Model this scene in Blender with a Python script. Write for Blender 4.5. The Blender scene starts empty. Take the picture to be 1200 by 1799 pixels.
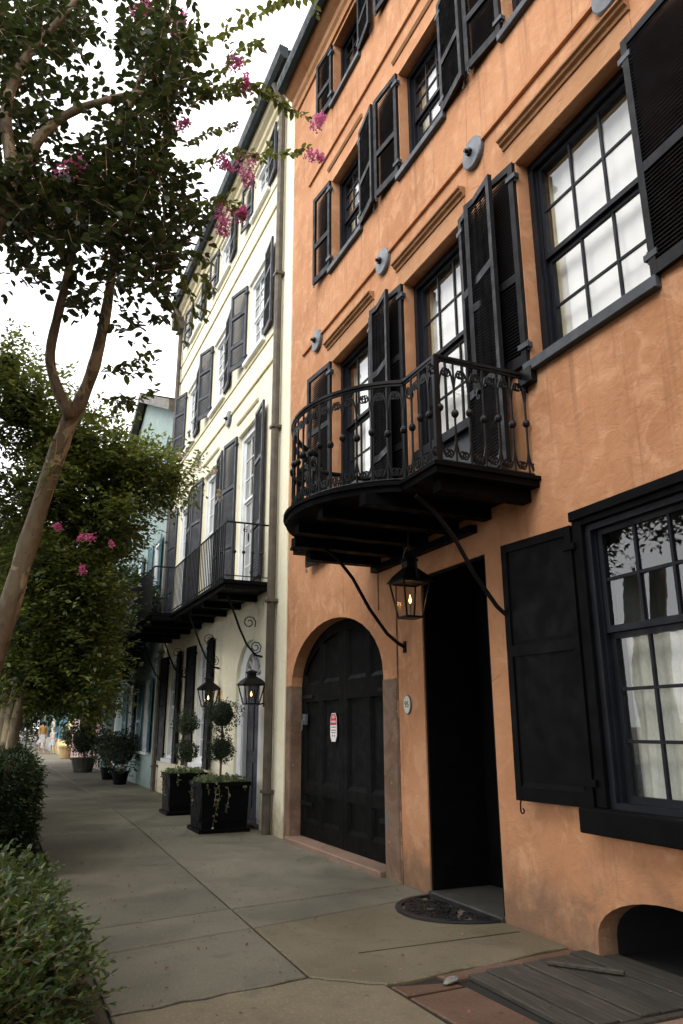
import bpy, math, random
import numpy as np
from mathutils import Vector, Matrix
random.seed(7); RNG = np.random.default_rng(7)
PI = math.pi
scene = bpy.context.scene
col = scene.collection
# ---------------------------------------------------------------- camera
CAM = np.array([-3.28, 0.0, 1.25]); F_PX, PITCH, YAW, ROLL = 1320.0, .28091, .41989, -.0032
_fw = np.array([math.sin(YAW)*math.cos(PITCH), math.cos(YAW)*math.cos(PITCH), math.sin(PITCH)])
_r0 = np.array([math.cos(YAW), -math.sin(YAW), 0.0]); _u0 = np.cross(_r0, _fw)
_rt = _r0*math.cos(ROLL)+_u0*math.sin(ROLL); _up = -_r0*math.sin(ROLL)+_u0*math.cos(ROLL)
cam = bpy.data.cameras.new('camera'); camo = bpy.data.objects.new('camera', cam); col.objects.link(camo)
camo.matrix_world = Matrix(((_rt[0], _up[0], -_fw[0], CAM[0]), (_rt[1], _up[1], -_fw[1], CAM[1]), (_rt[2], _up[2], -_fw[2], CAM[2]), (0, 0, 0, 1)))
cam.sensor_fit = 'VERTICAL'; cam.sensor_height = 36; cam.lens = F_PX/1799*36
cam.clip_start = .05; cam.clip_end = 3000
scene.camera = camo
def at_y(px, py, Y):            # photo pixel -> point at street distance Y
    d = _fw*F_PX+_rt*(px-600)-_up*(py-899.5)
    return CAM+d*(Y/d[1])
def on_ground(px, py, z=0.0):
    d = _fw*F_PX+_rt*(px-600)-_up*(py-899.5)
    return CAM+d*((z-CAM[2])/d[2])
# ---------------------------------------------------------------- world, sun, exposure
SUN_EL, SUN_AZ = math.radians(46), math.radians(248)      # azimuth measured from +y clockwise towards +x
W = bpy.data.worlds.new('World'); scene.world = W; W.use_nodes = True
nt = W.node_tree; nt.nodes.clear()
_out = nt.nodes.new('ShaderNodeOutputWorld'); _bg = nt.nodes.new('ShaderNodeBackground'); _bg2 = nt.nodes.new('ShaderNodeBackground'); _add = nt.nodes.new('ShaderNodeAddShader')
_sky = nt.nodes.new('ShaderNodeTexSky'); _sky.sky_type = 'NISHITA'; _sky.sun_disc = False
_sky.sun_elevation = SUN_EL; _sky.sun_rotation = SUN_AZ; _sky.dust_density = 4; _sky.air_density = 1.5
_hs = nt.nodes.new('ShaderNodeHueSaturation'); _hs.inputs['Saturation'].default_value = .35
nt.links.new(_sky.outputs[0], _hs.inputs['Color']); nt.links.new(_hs.outputs[0], _bg.inputs[0]); _bg.inputs[1].default_value = .05
_bg2.inputs[0].default_value = (1, 1, 1.02, 1); _bg2.inputs[1].default_value = 1.55     # the even cloud deck
nt.links.new(_bg.outputs[0], _add.inputs[0]); nt.links.new(_bg2.outputs[0], _add.inputs[1]); nt.links.new(_add.outputs[0], _out.inputs[0])
_sun = bpy.data.lights.new('sun', 'SUN'); _sun.energy = 1.0; _sun.angle = math.radians(30); _sun.color = (1, .95, .88)
suno = bpy.data.objects.new('sun', _sun); col.objects.link(suno); suno.location = (-20, -8, 30)
_sd = Vector((math.sin(SUN_AZ)*math.cos(SUN_EL), math.cos(SUN_AZ)*math.cos(SUN_EL), math.sin(SUN_EL)))
suno.rotation_euler = (_sd).to_track_quat('Z', 'Y').to_euler()
scene.view_settings.view_transform = 'Standard'; scene.view_settings.look = 'None'
scene.view_settings.gamma = 1; scene.view_settings.use_curve_mapping = False
scene.view_settings.exposure = 0.58
scene.render.engine = 'CYCLES'
scene.cycles.max_bounces = 8; scene.cycles.transparent_max_bounces = 16; scene.cycles.caustics_reflective = False; scene.cycles.caustics_refractive = False
scene.cycles.use_denoising = True
# ---------------------------------------------------------------- helpers
class MB:
    def __init__(s): s.v = []; s.f = []; s.m = []; s.mi = 0
    def add(s, vs, fs):
        b = len(s.v); s.v += [tuple(map(float, p)) for p in vs]
        for f in fs: s.f.append(tuple(b+i for i in f)); s.m.append(s.mi)
        return s
    def box(s, x0, x1, y0, y1, z0, z1):
        x0, x1 = sorted((x0, x1)); y0, y1 = sorted((y0, y1)); z0, z1 = sorted((z0, z1))
        return s.add([(x0,y0,z0),(x1,y0,z0),(x1,y1,z0),(x0,y1,z0),(x0,y0,z1),(x1,y0,z1),(x1,y1,z1),(x0,y1,z1)],
                     [(0,3,2,1),(4,5,6,7),(0,1,5,4),(1,2,6,5),(2,3,7,6),(3,0,4,7)])
    def cbox(s, x0, x1, y0, y1, z0, z1, c=.006):       # box with chamfered edges
        x0, x1 = sorted((x0, x1)); y0, y1 = sorted((y0, y1)); z0, z1 = sorted((z0, z1))
        vs = []; fs = []
        idx = {}
        for i, x in enumerate((x0, x1)):
            for j, y in enumerate((y0, y1)):
                for k, z in enumerate((z0, z1)):
                    sx, sy, sz = (1, -1)[i]*c, (1, -1)[j]*c, (1, -1)[k]*c
                    idx[i,j,k] = len(vs); vs += [(x, y+sy, z+sz), (x+sx, y, z+sz), (x+sx, y+sy, z)]
        g = lambda i,j,k,a: idx[i,j,k]+a
        for i in (0,1): fs.append((g(i,0,0,0),g(i,1,0,0),g(i,1,1,0),g(i,0,1,0)))
        for j in (0,1): fs.append((g(0,j,0,1),g(1,j,0,1),g(1,j,1,1),g(0,j,1,1)))
        for k in (0,1): fs.append((g(0,0,k,2),g(1,0,k,2),g(1,1,k,2),g(0,1,k,2)))
        for i in (0,1):
            for j in (0,1): fs.append((g(i,j,0,0),g(i,j,0,1),g(i,j,1,1),g(i,j,1,0)))
        for i in (0,1):
            for k in (0,1): fs.append((g(i,0,k,0),g(i,0,k,2),g(i,1,k,2),g(i,1,k,0)))
        for j in (0,1):
            for k in (0,1): fs.append((g(0,j,k,1),g(0,j,k,2),g(1,j,k,2),g(1,j,k,1)))
        for i in (0,1):
            for j in (0,1):
                for k in (0,1): fs.append((g(i,j,k,0),g(i,j,k,1),g(i,j,k,2)))
        return s.add(vs, fs)
    def quad(s, *p): return s.add(p, [tuple(range(len(p)))])
    def tube(s, pts, r, n=6, flat=None):
        pts = [Vector(p) for p in pts]; N = len(pts)
        rs = list(r) if hasattr(r, '__len__') else [r]*N
        vs = []; fs = []; ref = None
        for i, p in enumerate(pts):
            t = (pts[min(i+1, N-1)]-pts[max(i-1, 0)]).normalized()
            if ref is None: ref = Vector((0, 0, 1)) if abs(t.z) < .9 else Vector((1, 0, 0))
            a = t.cross(ref).normalized() if t.cross(ref).length > 1e-6 else t.orthogonal().normalized()
            b = t.cross(a).normalized(); ref = a.cross(t) if True else ref
            for k in range(n):
                q = 2*PI*k/n+PI/n; vs.append(p+(a*math.cos(q)+b*math.sin(q))*rs[i])
        for i in range(N-1):
            for k in range(n): fs.append((i*n+k, i*n+(k+1) % n, (i+1)*n+(k+1) % n, (i+1)*n+k))
        fs.append(tuple(range(n))[::-1]); fs.append(tuple((N-1)*n+k for k in range(n)))
        return s.add(vs, fs)
    def ball(s, c, r, nu=10, nv=6, jit=0):
        rx, ry, rz = r if hasattr(r, '__len__') else (r, r, r); vs = []; fs = []
        for j in range(nv+1):
            th = PI*j/nv
            for i in range(nu):
                ph = 2*PI*i/nu; k = 1+random.uniform(-jit, jit)
                vs.append((c[0]+rx*k*math.sin(th)*math.cos(ph), c[1]+ry*k*math.sin(th)*math.sin(ph), c[2]+rz*k*math.cos(th)))
        for j in range(nv):
            for i in range(nu): fs.append((j*nu+i, (j+1)*nu+i, (j+1)*nu+(i+1) % nu, j*nu+(i+1) % nu))
        return s.add(vs, fs)
    def prism_x(s, poly, x0, x1):
        n = len(poly); vs = [(x0, y, z) for y, z in poly]+[(x1, y, z) for y, z in poly]
        return s.add(vs, [tuple(range(n)), tuple(range(2*n-1, n-1, -1))]+[(i, i+n, (i+1) % n+n, (i+1) % n) for i in range(n)])
    def prism_y(s, poly, y0, y1):
        n = len(poly); vs = [(x, y0, z) for x, z in poly]+[(x, y1, z) for x, z in poly]
        return s.add(vs, [tuple(range(n)), tuple(range(2*n-1, n-1, -1))]+[(i, i+n, (i+1) % n+n, (i+1) % n) for i in range(n)])
    def prism_z(s, poly, z0, z1):
        n = len(poly); vs = [(x, y, z0) for x, y in poly]+[(x, y, z1) for x, y in poly]
        return s.add(vs, [tuple(range(n)), tuple(range(2*n-1, n-1, -1))]+[(i, i+n, (i+1) % n+n, (i+1) % n) for i in range(n)])
    def lathe(s, prof, c=(0, 0, 0), n=12):
        vs = []; fs = []
        for r, z in prof:
            for k in range(n): vs.append((c[0]+r*math.cos(2*PI*k/n), c[1]+r*math.sin(2*PI*k/n), c[2]+z))
        for i in range(len(prof)-1):
            for k in range(n): fs.append((i*n+k, i*n+(k+1) % n, (i+1)*n+(k+1) % n, (i+1)*n+k))
        fs.append(tuple(range(n))[::-1]); fs.append(tuple((len(prof)-1)*n+k for k in range(n)))
        return s.add(vs, fs)
    def mesh(s, name, mats, recalc=True):
        me = bpy.data.meshes.new(name); me.from_pydata(s.v, [], s.f)
        for m in (mats if isinstance(mats, (list, tuple)) else [mats]): me.materials.append(m)
        if any(s.m): me.polygons.foreach_set('material_index', s.m)
        me.update()
        if name in ('pane', 'fanlight_pane'): return me
        import bmesh
        bm = bmesh.new(); bm.from_mesh(me); bmesh.ops.recalc_face_normals(bm, faces=bm.faces); bm.to_mesh(me); bm.free()
        return me
    def obj(s, name, mats, parent=None, loc=(0, 0, 0), rz=0, smooth=False, kind=None):
        return link(name, s.mesh(name, mats), parent, loc, rz, smooth, kind)
def link(name, me, parent=None, loc=(0, 0, 0), rz=0, smooth=False, kind=None):
    o = bpy.data.objects.new(name, me); col.objects.link(o); o.parent = parent; o.location = loc
    o.rotation_euler = (0, 0, rz)
    if smooth:
        me.polygons.foreach_set('use_smooth', [True]*len(me.polygons))
    if kind: o['kind'] = kind
    return o
def tag(o, label=None, cat=None, group=None, kind=None):
    if label: o['label'] = label
    if cat: o['category'] = cat
    if group: o['group'] = group
    if kind: o['kind'] = kind
    return o
def thing(name, label, cat, loc=(0, 0, 0), group=None, rz=0):
    o = bpy.data.objects.new(name, None); col.objects.link(o); o.location = loc; o.rotation_euler = (0, 0, rz); o.empty_display_size = .2
    return tag(o, label, cat, group)
# ---------------------------------------------------------------- materials
def nodes(name):
    m = bpy.data.materials.new(name); m.use_nodes = True
    return m, m.node_tree, m.node_tree.nodes['Principled BSDF']
def ramp(t, fac, stops):
    r = t.nodes.new('ShaderNodeValToRGB'); e = r.color_ramp.elements
    while len(e) < len(stops): e.new(.5)
    for i, (p, c) in enumerate(stops): e[i].position = p; e[i].color = (*c, 1)
    t.links.new(fac, r.inputs[0]); return r.outputs[0]
def noise(t, vec, scale, detail=5, rough=.6, dist=0):
    n = t.nodes.new('ShaderNodeTexNoise'); n.inputs['Scale'].default_value = scale; n.inputs['Detail'].default_value = detail
    n.inputs['Roughness'].default_value = rough; n.inputs['Distortion'].default_value = dist
    if vec: t.links.new(vec, n.inputs['Vector'])
    return n.outputs['Fac']
def mapping(t, vec, scale=(1, 1, 1), loc=(0, 0, 0)):
    m = t.nodes.new('ShaderNodeMapping'); m.inputs['Scale'].default_value = scale; m.inputs['Location'].default_value = loc; t.links.new(vec, m.inputs[0]); return m.outputs[0]
def objco(t): return t.nodes.new('ShaderNodeTexCoord').outputs['Object']
def geopos(t): return t.nodes.new('ShaderNodeNewGeometry').outputs['Position']
def mix(t, fac, a, b, mode='MIX'):
    m = t.nodes.new('ShaderNodeMix'); m.data_type = 'RGBA'; m.blend_type = mode
    for s, v in ((m.inputs[0], fac), (m.inputs[6], a), (m.inputs[7], b)):
        if isinstance(v, (int, float)): s.default_value = v
        elif isinstance(v, tuple): s.default_value = (*v, 1)
        else: t.links.new(v, s)
    return m.outputs[2]
def mathn(t, op, a, b=0.0):
    m = t.nodes.new('ShaderNodeMath'); m.operation = op
    for s, v in ((m.inputs[0], a), (m.inputs[1], b)):
        if isinstance(v, (int, float)): s.default_value = v
        else: t.links.new(v, s)
    return m.outputs[0]
def maprange(t, v, a, b, c=0, d=1):
    m = t.nodes.new('ShaderNodeMapRange'); m.interpolation_type = 'SMOOTHSTEP'; t.links.new(v, m.inputs[0])
    for i, q in enumerate((a, b, c, d)): m.inputs[i+1].default_value = q
    return m.outputs[0]
def bump(t, p, h, strength=.3, dist=.01):
    b = t.nodes.new('ShaderNodeBump'); b.inputs['Strength'].default_value = strength; b.inputs['Distance'].default_value = dist
    t.links.new(h, b.inputs['Height']); t.links.new(b.outputs[0], p.inputs['Normal'])
def stucco(name, c0, c1, c2, dirt, streak=.5, dirt_h=.55, bumpd=.012):
    m, t, p = nodes(name); g = geopos(t)
    big = noise(t, g, .9, 4, .55, .6); mid = noise(t, g, 4.5, 6, .65, .8); fine = noise(t, g, 38, 4, .6)
    c = mix(t, maprange(t, big, .33, .68), c0, c1)
    c = mix(t, maprange(t, mid, .46, .70, 0, .75), c, c2)
    c = mix(t, maprange(t, noise(t, mapping(t, g, (1, 1, 1), (7, 3, 5)), 2.1, 6, .7, 1.5), .52, .72, 0, .45), c, tuple(x*y for x, y in zip(c0, (.86, .80, .72))))
    st = noise(t, mapping(t, g, (3, 7, .35)), 1.6, 5, .6, .3)
    c = mix(t, maprange(t, st, .56, .78, 0, streak), c, tuple(x*.62 for x in c0))
    sep = t.nodes.new('ShaderNodeSeparateXYZ'); t.links.new(g, sep.inputs[0])
    dn = noise(t, g, 3.2, 6, .7, .5)
    hgt = mathn(t, 'ADD', sep.outputs[2], mathn(t, 'MULTIPLY', mathn(t, 'SUBTRACT', dn, .5), 2.6*dirt_h))
    c = mix(t, maprange(t, hgt, -.05, dirt_h, .8, 0), c, dirt)
    for zs in (3.70, 6.79, 9.33):      # rain streaks that start under each row of sills
        up_ = maprange(t, sep.outputs[2], zs-1.1, zs-.05); lo_ = maprange(t, sep.outputs[2], zs-.01, zs+.01, 1, 0)
        sn = maprange(t, noise(t, mapping(t, g, (1, 6, .18), (0, zs, 0)), 1.9, 5, .65), .50, .70, 0, .5)
        c = mix(t, mathn(t, 'MULTIPLY', mathn(t, 'MULTIPLY', up_, lo_), sn), c, tuple(x*y for x, y in zip(c0, (.5, .5, .55))))
    pits = maprange(t, noise(t, g, 13, 5, .7), .62, .74, 0, .4)
    c = mix(t, pits, c, tuple(x*.7 for x in c0))
    cr = t.nodes.new('ShaderNodeTexVoronoi'); cr.feature = 'DISTANCE_TO_EDGE'; cr.inputs['Scale'].default_value = .55
    wv = mix(t, .16, g, t.nodes.new('ShaderNodeTexNoise').outputs['Color'], 'ADD'); t.links.new(wv, cr.inputs['Vector'])
    crk = maprange(t, cr.outputs['Distance'], .0, .006, 1, 0)
    crk = mathn(t, 'MULTIPLY', crk, maprange(t, big, .5, .6))
    c = mix(t, mathn(t, 'MULTIPLY', crk, .45), c, tuple(x*.45 for x in c0))
    t.links.new(c, p.inputs['Base Color']); p.inputs['Roughness'].default_value = .92; p.inputs['Specular IOR Level'].default_value = .2
    h = mathn(t, 'ADD', mathn(t, 'MULTIPLY', noise(t, mapping(t, g, (1, 1, 1.6)), 7, 5, .62, 1.2), 1.0), mathn(t, 'MULTIPLY', fine, .22))
    bump(t, p, h, .6, bumpd)
    return m
def paint(name, c, rough=.4, var=.25, spec=.5, bscale=30, bs=.15, metal=0, chips=None):
    m, t, p = nodes(name); g = geopos(t)
    n = noise(t, g, 5, 5, .6); cc = mix(t, maprange(t, n, .3, .7), tuple(x*(1-var) for x in c), tuple(min(1, x*(1+var)) for x in c))
    if chips: cc = mix(t, maprange(t, noise(t, mapping(t, g, (1, 1, .4)), 14, 6, .75), .66, .72), cc, chips)
    t.links.new(cc, p.inputs['Base Color']); p.inputs['Metallic'].default_value = metal; p.inputs['Specular IOR Level'].default_value = spec
    t.links.new(maprange(t, noise(t, g, 9, 4), .3, .7, rough*.8, min(1, rough*1.25)), p.inputs['Roughness'])
    bump(t, p, noise(t, mapping(t, g, (1, 1, .3)), bscale, 4), bs, .003)
    return m
def glass(name, tint=(.9, .95, .93), wav=.35, refl=2.0):
    m, t, p = nodes(name); t.nodes.remove(p); o = t.nodes['Material Output']; g = geopos(t)
    b = t.nodes.new('ShaderNodeBump'); b.inputs['Strength'].default_value = wav; b.inputs['Distance'].default_value = .004
    t.links.new(noise(t, g, 4.5, 2, .4, .6), b.inputs['Height'])
    dt = t.nodes.new('ShaderNodeVectorMath'); dt.operation = 'DOT_PRODUCT'; t.links.new(b.outputs[0], dt.inputs[0]); t.links.new(t.nodes['Geometry'].outputs['Incoming'], dt.inputs[1])
    fr = mathn(t, 'ADD', mathn(t, 'MULTIPLY', mathn(t, 'POWER', mathn(t, 'SUBTRACT', 1.0, mathn(t, 'ABSOLUTE', dt.outputs['Value'])), 5.0), .96), .042)
    tr = t.nodes.new('ShaderNodeBsdfTransparent'); tr.inputs[0].default_value = (*tint, 1)
    gl = t.nodes.new('ShaderNodeBsdfGlossy'); gl.inputs['Roughness'].default_value = .01; t.links.new(b.outputs[0], gl.inputs['Normal'])
    mx = t.nodes.new('ShaderNodeMixShader'); t.links.new(mathn(t, 'MINIMUM', mathn(t, 'MULTIPLY', fr, refl), 1.0), mx.inputs[0]); t.links.new(tr.outputs[0], mx.inputs[1]); t.links.new(gl.outputs[0], mx.inputs[2])
    t.links.new(mx.outputs[0], o.inputs[0]); return m
def concrete(name, a, b, spots=(.10, .09, .075), sc=1.0):
    m, t, p = nodes(name); g = geopos(t); oi = t.nodes.new('ShaderNodeObjectInfo')
    n1 = noise(t, g, 1.3*sc, 6, .6, .4); n2 = noise(t, g, 9*sc, 6, .7); n3 = noise(t, g, 75, 3, .65)
    c = mix(t, maprange(t, n1, .32, .68), a, b)
    c = mix(t, maprange(t, n2, .5, .78, 0, .55), c, tuple(x*.55 for x in a))
    c = mix(t, maprange(t, n3, .54, .68, 0, .6), c, tuple(min(1, x*1.5) for x in b))
    c = mix(t, maprange(t, noise(t, g, 3.1, 4, .6, 1), .58, .72, 0, .55), c, spots)
    vs_ = t.nodes.new('ShaderNodeTexVoronoi'); vs_.inputs['Scale'].default_value = 5.5; t.links.new(g, vs_.inputs['Vector']); c = mix(t, maprange(t, vs_.outputs['Distance'], .07, .10, .55, 0), c, tuple(x*.45 for x in a))
    c = mix(t, maprange(t, noise(t, mapping(t, g, (1, 1, 1), (4, 9, 2)), 45, 4, .7), .60, .70, 0, .45), c, tuple(x*.5 for x in a))
    hv = t.nodes.new('ShaderNodeHueSaturation'); t.links.new(c, hv.inputs['Color']); t.links.new(maprange(t, oi.outputs['Random'], 0, 1, .86, 1.1), hv.inputs['Value'])
    t.links.new(hv.outputs[0], p.inputs['Base Color']); t.links.new(maprange(t, n1, .3, .7, .55, .85), p.inputs['Roughness'])
    p.inputs['Specular IOR Level'].default_value = .35
    bump(t, p, mathn(t, 'ADD', n2, mathn(t, 'MULTIPLY', n3, .5)), .35, .006); return m
def leafmat(name, dark, mid, light, rough=.42, trans=.25):
    m, t, p = nodes(name); a = t.nodes.new('ShaderNodeAttribute'); a.attribute_name = 'rnd'
    c = ramp(t, a.outputs['Fac'], [(0, dark), (.55, mid), (1, light)])
    t.links.new(c, p.inputs['Base Color']); p.inputs['Roughness'].default_value = rough; p.inputs['Specular IOR Level'].default_value = .45
    tr = t.nodes.new('ShaderNodeBsdfTranslucent'); t.links.new(mix(t, .5, c, tuple(min(1, x*1.8) for x in light)), tr.inputs[0])
    mx = t.nodes.new('ShaderNodeMixShader'); mx.inputs[0].default_value = trans
    o = t.nodes['Material Output']; t.links.new(p.outputs[0], mx.inputs[1]); t.links.new(tr.outputs[0], mx.inputs[2]); t.links.new(mx.outputs[0], o.inputs[0]); return m
def barkmat(name, a, b, c2):
    m, t, p = nodes(name); g = geopos(t)
    n = noise(t, mapping(t, g, (1, 1, .35)), 9, 5, .6, 1.5); c = mix(t, maprange(t, n, .4, .6), a, b)
    pe = noise(t, mapping(t, g, (1, 1, .45), (2, 5, 1)), 6.5, 4, .6, 1.0); c = mix(t, maprange(t, pe, .54, .57), c, tuple(min(1, x*1.75) for x in b))
    c = mix(t, maprange(t, noise(t, mapping(t, g, (1, 1, .5)), 22, 4, .6), .58, .66), c, c2)
    c = mix(t, maprange(t, noise(t, mapping(t, g, (1, 1, .6), (8, 2, 4)), 3.2, 5, .7), .56, .68, 0, .6), c, (.075, .085, .04))
    t.links.new(c, p.inputs['Base Color']); p.inputs['Roughness'].default_value = .75; bump(t, p, mathn(t, 'ADD', n, maprange(t, pe, .54, .57, 0, .5)), .7, .012); return m
def flat(name, c, rough=.7, emit=0, ec=None):
    m, t, p = nodes(name); p.inputs['Base Color'].default_value = (*c, 1); p.inputs['Roughness'].default_value = rough
    if emit: p.inputs['Emission Color'].default_value = (*(ec or c), 1); p.inputs['Emission Strength'].default_value = emit
    return m
def cloth(name, c, sc=60):
    m, t, p = nodes(name); g = geopos(t)
    n = noise(t, mapping(t, g, (1, 1, .6)), sc, 4, .7)
    t.links.new(mix(t, maprange(t, n, .35, .65), tuple(x*.82 for x in c), c), p.inputs['Base Color']); p.inputs['Roughness'].default_value = .95
    tr = t.nodes.new('ShaderNodeBsdfTranslucent'); tr.inputs[0].default_value = (*c, 1); mx = t.nodes.new('ShaderNodeMixShader'); mx.inputs[0].default_value = .3
    o = t.nodes['Material Output']; t.links.new(p.outputs[0], mx.inputs[1]); t.links.new(tr.outputs[0], mx.inputs[2]); t.links.new(mx.outputs[0], o.inputs[0]); return m
M = {}
M['orange'] = stucco('orange_stucco', (.425, .202, .100), (.525, .265, .138), (.60, .335, .190), (.16, .105, .07))
M['ochre'] = stucco('ochre_trim', (.40, .205, .10), (.47, .245, .125), (.50, .28, .16), (.25, .12, .06)); M['lintel'] = stucco('weathered_lintel', (.27, .135, .062), (.34, .175, .082), (.40, .23, .12), (.2, .1, .05))
M['cream'] = stucco('cream_stucco', (.82, .765, .56), (.87, .82, .62), (.89, .85, .70), (.34, .28, .18), .25)
M['creamtrim'] = stucco('cream_trim', (.62, .55, .36), (.68, .61, .40), (.72, .66, .48), (.30, .24, .15), .2)
M['teal'] = stucco('teal_stucco', (.24, .32, .305), (.28, .36, .34), (.34, .41, .39), (.12, .16, .15), .3)
M['pale'] = stucco('pale_stucco', (.62, .66, .60), (.68, .72, .66), (.72, .75, .70), (.3, .3, .28), .2)
M['pink'] = stucco('pink_stucco', (.48, .33, .31), (.54, .37, .34), (.56, .42, .39), (.3, .2, .18), .2)
M['yellow'] = stucco('yellow_stucco', (.70, .58, .28), (.75, .63, .32), (.78, .68, .42), (.3, .25, .15), .2)
M['black'] = paint('black_paint', (.0032, .0032, .0036), .55, .3, .06); M['gshutter'] = paint('flat_black_shutter', (.0030, .0030, .0036), .5, .3, .06)
M['shutter'] = paint('black_shutter_paint', (.0075, .0075, .009), .5, .25, .14); M['louver'] = paint('shaded_louver_black', (.003, .003, .0035), .7, .2, .06)  # louver colour is the shutter black made darker for shaded slats
M['frame'] = paint('blue_black_sash_paint', (.008, .009, .013), .45, .25, .18)
M['sillgrey'] = paint('slate_sill_paint', (.045, .051, .06), .5, .3, .35, chips=(.09, .09, .09))
M['plate'] = paint('grey_iron_plate', (.105, .118, .13), .45, .25)
M['navy'] = paint('navy_door_paint', (.016, .018, .03), .4, .3, .3); M['iron'] = paint('wrought_iron', (.0045, .0045, .005), .42, .3, .22)
M['bluegrey'] = paint('bluegrey_shutter_paint', (.030, .033, .041), .5, .25, .3)
M['white'] = paint('white_paint', (.78, .80, .80), .45, .08)
M['gategreen'] = paint('black_gate_paint', (.0032, .0036, .0036), .55, .35, .09, chips=(.007, .007, .006))
M['gutter'] = paint('dark_green_gutter', (.010, .017, .018), .55, .3, .25)
M['pipe'] = paint('brown_grey_pipe', (.085, .07, .052), .55, .3, .3)
M['glass'] = glass('old_glass', (.98, .985, .98), .06, 2.5); M['lglass'] = glass('lantern_glass', (.95, .95, .93), .0, .45)
M['blind'] = paint('white_blind', (.92, .92, .89), .8, .015, .2); M['lace'] = cloth('lace_curtain', (.80, .82, .72), 55)
M['lining'] = paint('cream_lining', (.72, .66, .44), .6, .1)
M['dark'] = flat('dark_interior', (.004, .004, .0045), .95); M['room'] = flat('dim_room', (.10, .12, .12), .9)  # near-black and grey paint in the gloom of unlit interiors
M['concrete'] = concrete('grey_concrete', (.116, .107, .077), (.170, .158, .113)); M['tan'] = concrete('tan_concrete', (.142, .117, .073), (.192, .162, .104))
M['brown'] = concrete('brownstone', (.095, .055, .036), (.14, .085, .055)); M['pinkstone'] = concrete('pink_stone', (.20, .13, .095), (.26, .17, .12))
M['step'] = concrete('dark_step_stone', (.034, .032, .026), (.048, .045, .037)); M['earth'] = concrete('earth', (.06, .045, .03), (.09, .07, .045), sc=2)
M['asphalt'] = concrete('asphalt', (.045, .045, .045), (.06, .06, .058)); M['kerb'] = concrete('kerb_stone', (.22, .21, .19), (.28, .27, .24))
M['roof'] = paint('slate_roof', (.05, .052, .055), .7, .3); M['rubber'] = paint('black_rubber', (.012, .012, .014), .5, .4)
def _quoin():
    m, t, p = nodes('weathered_brownstone'); g = geopos(t)
    c = mix(t, maprange(t, noise(t, g, 3, 6, .7, .6), .35, .65), (.13, .075, .045), (.22, .14, .09))
    c = mix(t, maprange(t, noise(t, mapping(t, g, (1, 1, .4), (3, 1, 2)), 7, 6, .75), .56, .64), c, (.13, .14, .12))
    c = mix(t, maprange(t, noise(t, mapping(t, g, (1, 1, .5), (9, 5, 1)), 5, 6, .75), .62, .68), c, (.09, .16, .19))
    c = mix(t, maprange(t, noise(t, g, 26, 5, .7), .62, .7), c, (.34, .27, .20))
    t.links.new(c, p.inputs['Base Color']); p.inputs['Roughness'].default_value = .85; bump(t, p, noise(t, g, 16, 6, .7), .7, .012); return m
M['quoin'] = _quoin()
def _wood():
    m, t, p = nodes('weathered_planks'); g = geopos(t); oi = t.nodes.new('ShaderNodeObjectInfo')
    gr = noise(t, mapping(t, g, (9, .7, 9)), 6, 6, .7, .6)
    c = mix(t, maprange(t, gr, .35, .65), (.024, .021, .016), (.058, .050, .038)); c = mix(t, maprange(t, noise(t, g, 4, 4), .55, .7, 0, .7), c, (.03, .03, .025))
    hv = t.nodes.new('ShaderNodeHueSaturation'); t.links.new(c, hv.inputs['Color']); t.links.new(maprange(t, oi.outputs['Random'], 0, 1, .75, 1.2), hv.inputs['Value'])
    t.links.new(hv.outputs[0], p.inputs['Base Color']); p.inputs['Roughness'].default_value = .8; bump(t, p, gr, .6, .006); return m
M['wood'] = _wood()
M['flame'] = flat('flame', (1, .5, .12), .5, 9, (1, .42, .10))
M['bark'] = barkmat('crape_myrtle_bark', (.13, .09, .05), (.19, .15, .088), (.085, .055, .034)); M['twig'] = barkmat('twig_bark', (.16, .085, .05), (.22, .13, .08), (.10, .06, .035))
M['leafA'] = leafmat('backlit_myrtle_leaf', (.008, .018, .007), (.018, .034, .010), (.060, .078, .018)); M['leafB'] = leafmat('myrtle_leaf_light', (.020, .044, .012), (.055, .090, .018), (.19, .20, .035), .42, .36)  # leafA is darkened in colour as a backlit crown; leafB is the lighter copy
M['leafDark'] = leafmat('deep_green_leaf', (.010, .022, .009), (.020, .038, .012), (.045, .070, .02)); M['leafBush'] = leafmat('bush_leaf', (.022, .046, .012), (.055, .105, .022), (.17, .22, .05), .36, .28)
M['leafIvy'] = leafmat('ivy_leaf', (.05, .08, .02), (.11, .15, .05), (.30, .34, .18)); M['petal'] = leafmat('pink_petal', (.45, .04, .15), (.72, .10, .30), (.85, .30, .50), .6, .35)
M['leafC'] = leafmat('shade_myrtle_leaf', (.012, .030, .010), (.040, .074, .018), (.20, .22, .04), .42, .36); M['core'] = flat('foliage_core', (.008, .014, .006), .95); M['petalw'] = leafmat('faded_blossom', (.30, .22, .10), (.5, .42, .25), (.65, .6, .45), .6, .3)  # core: near-black that paints deep shade inside the crowns
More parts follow.
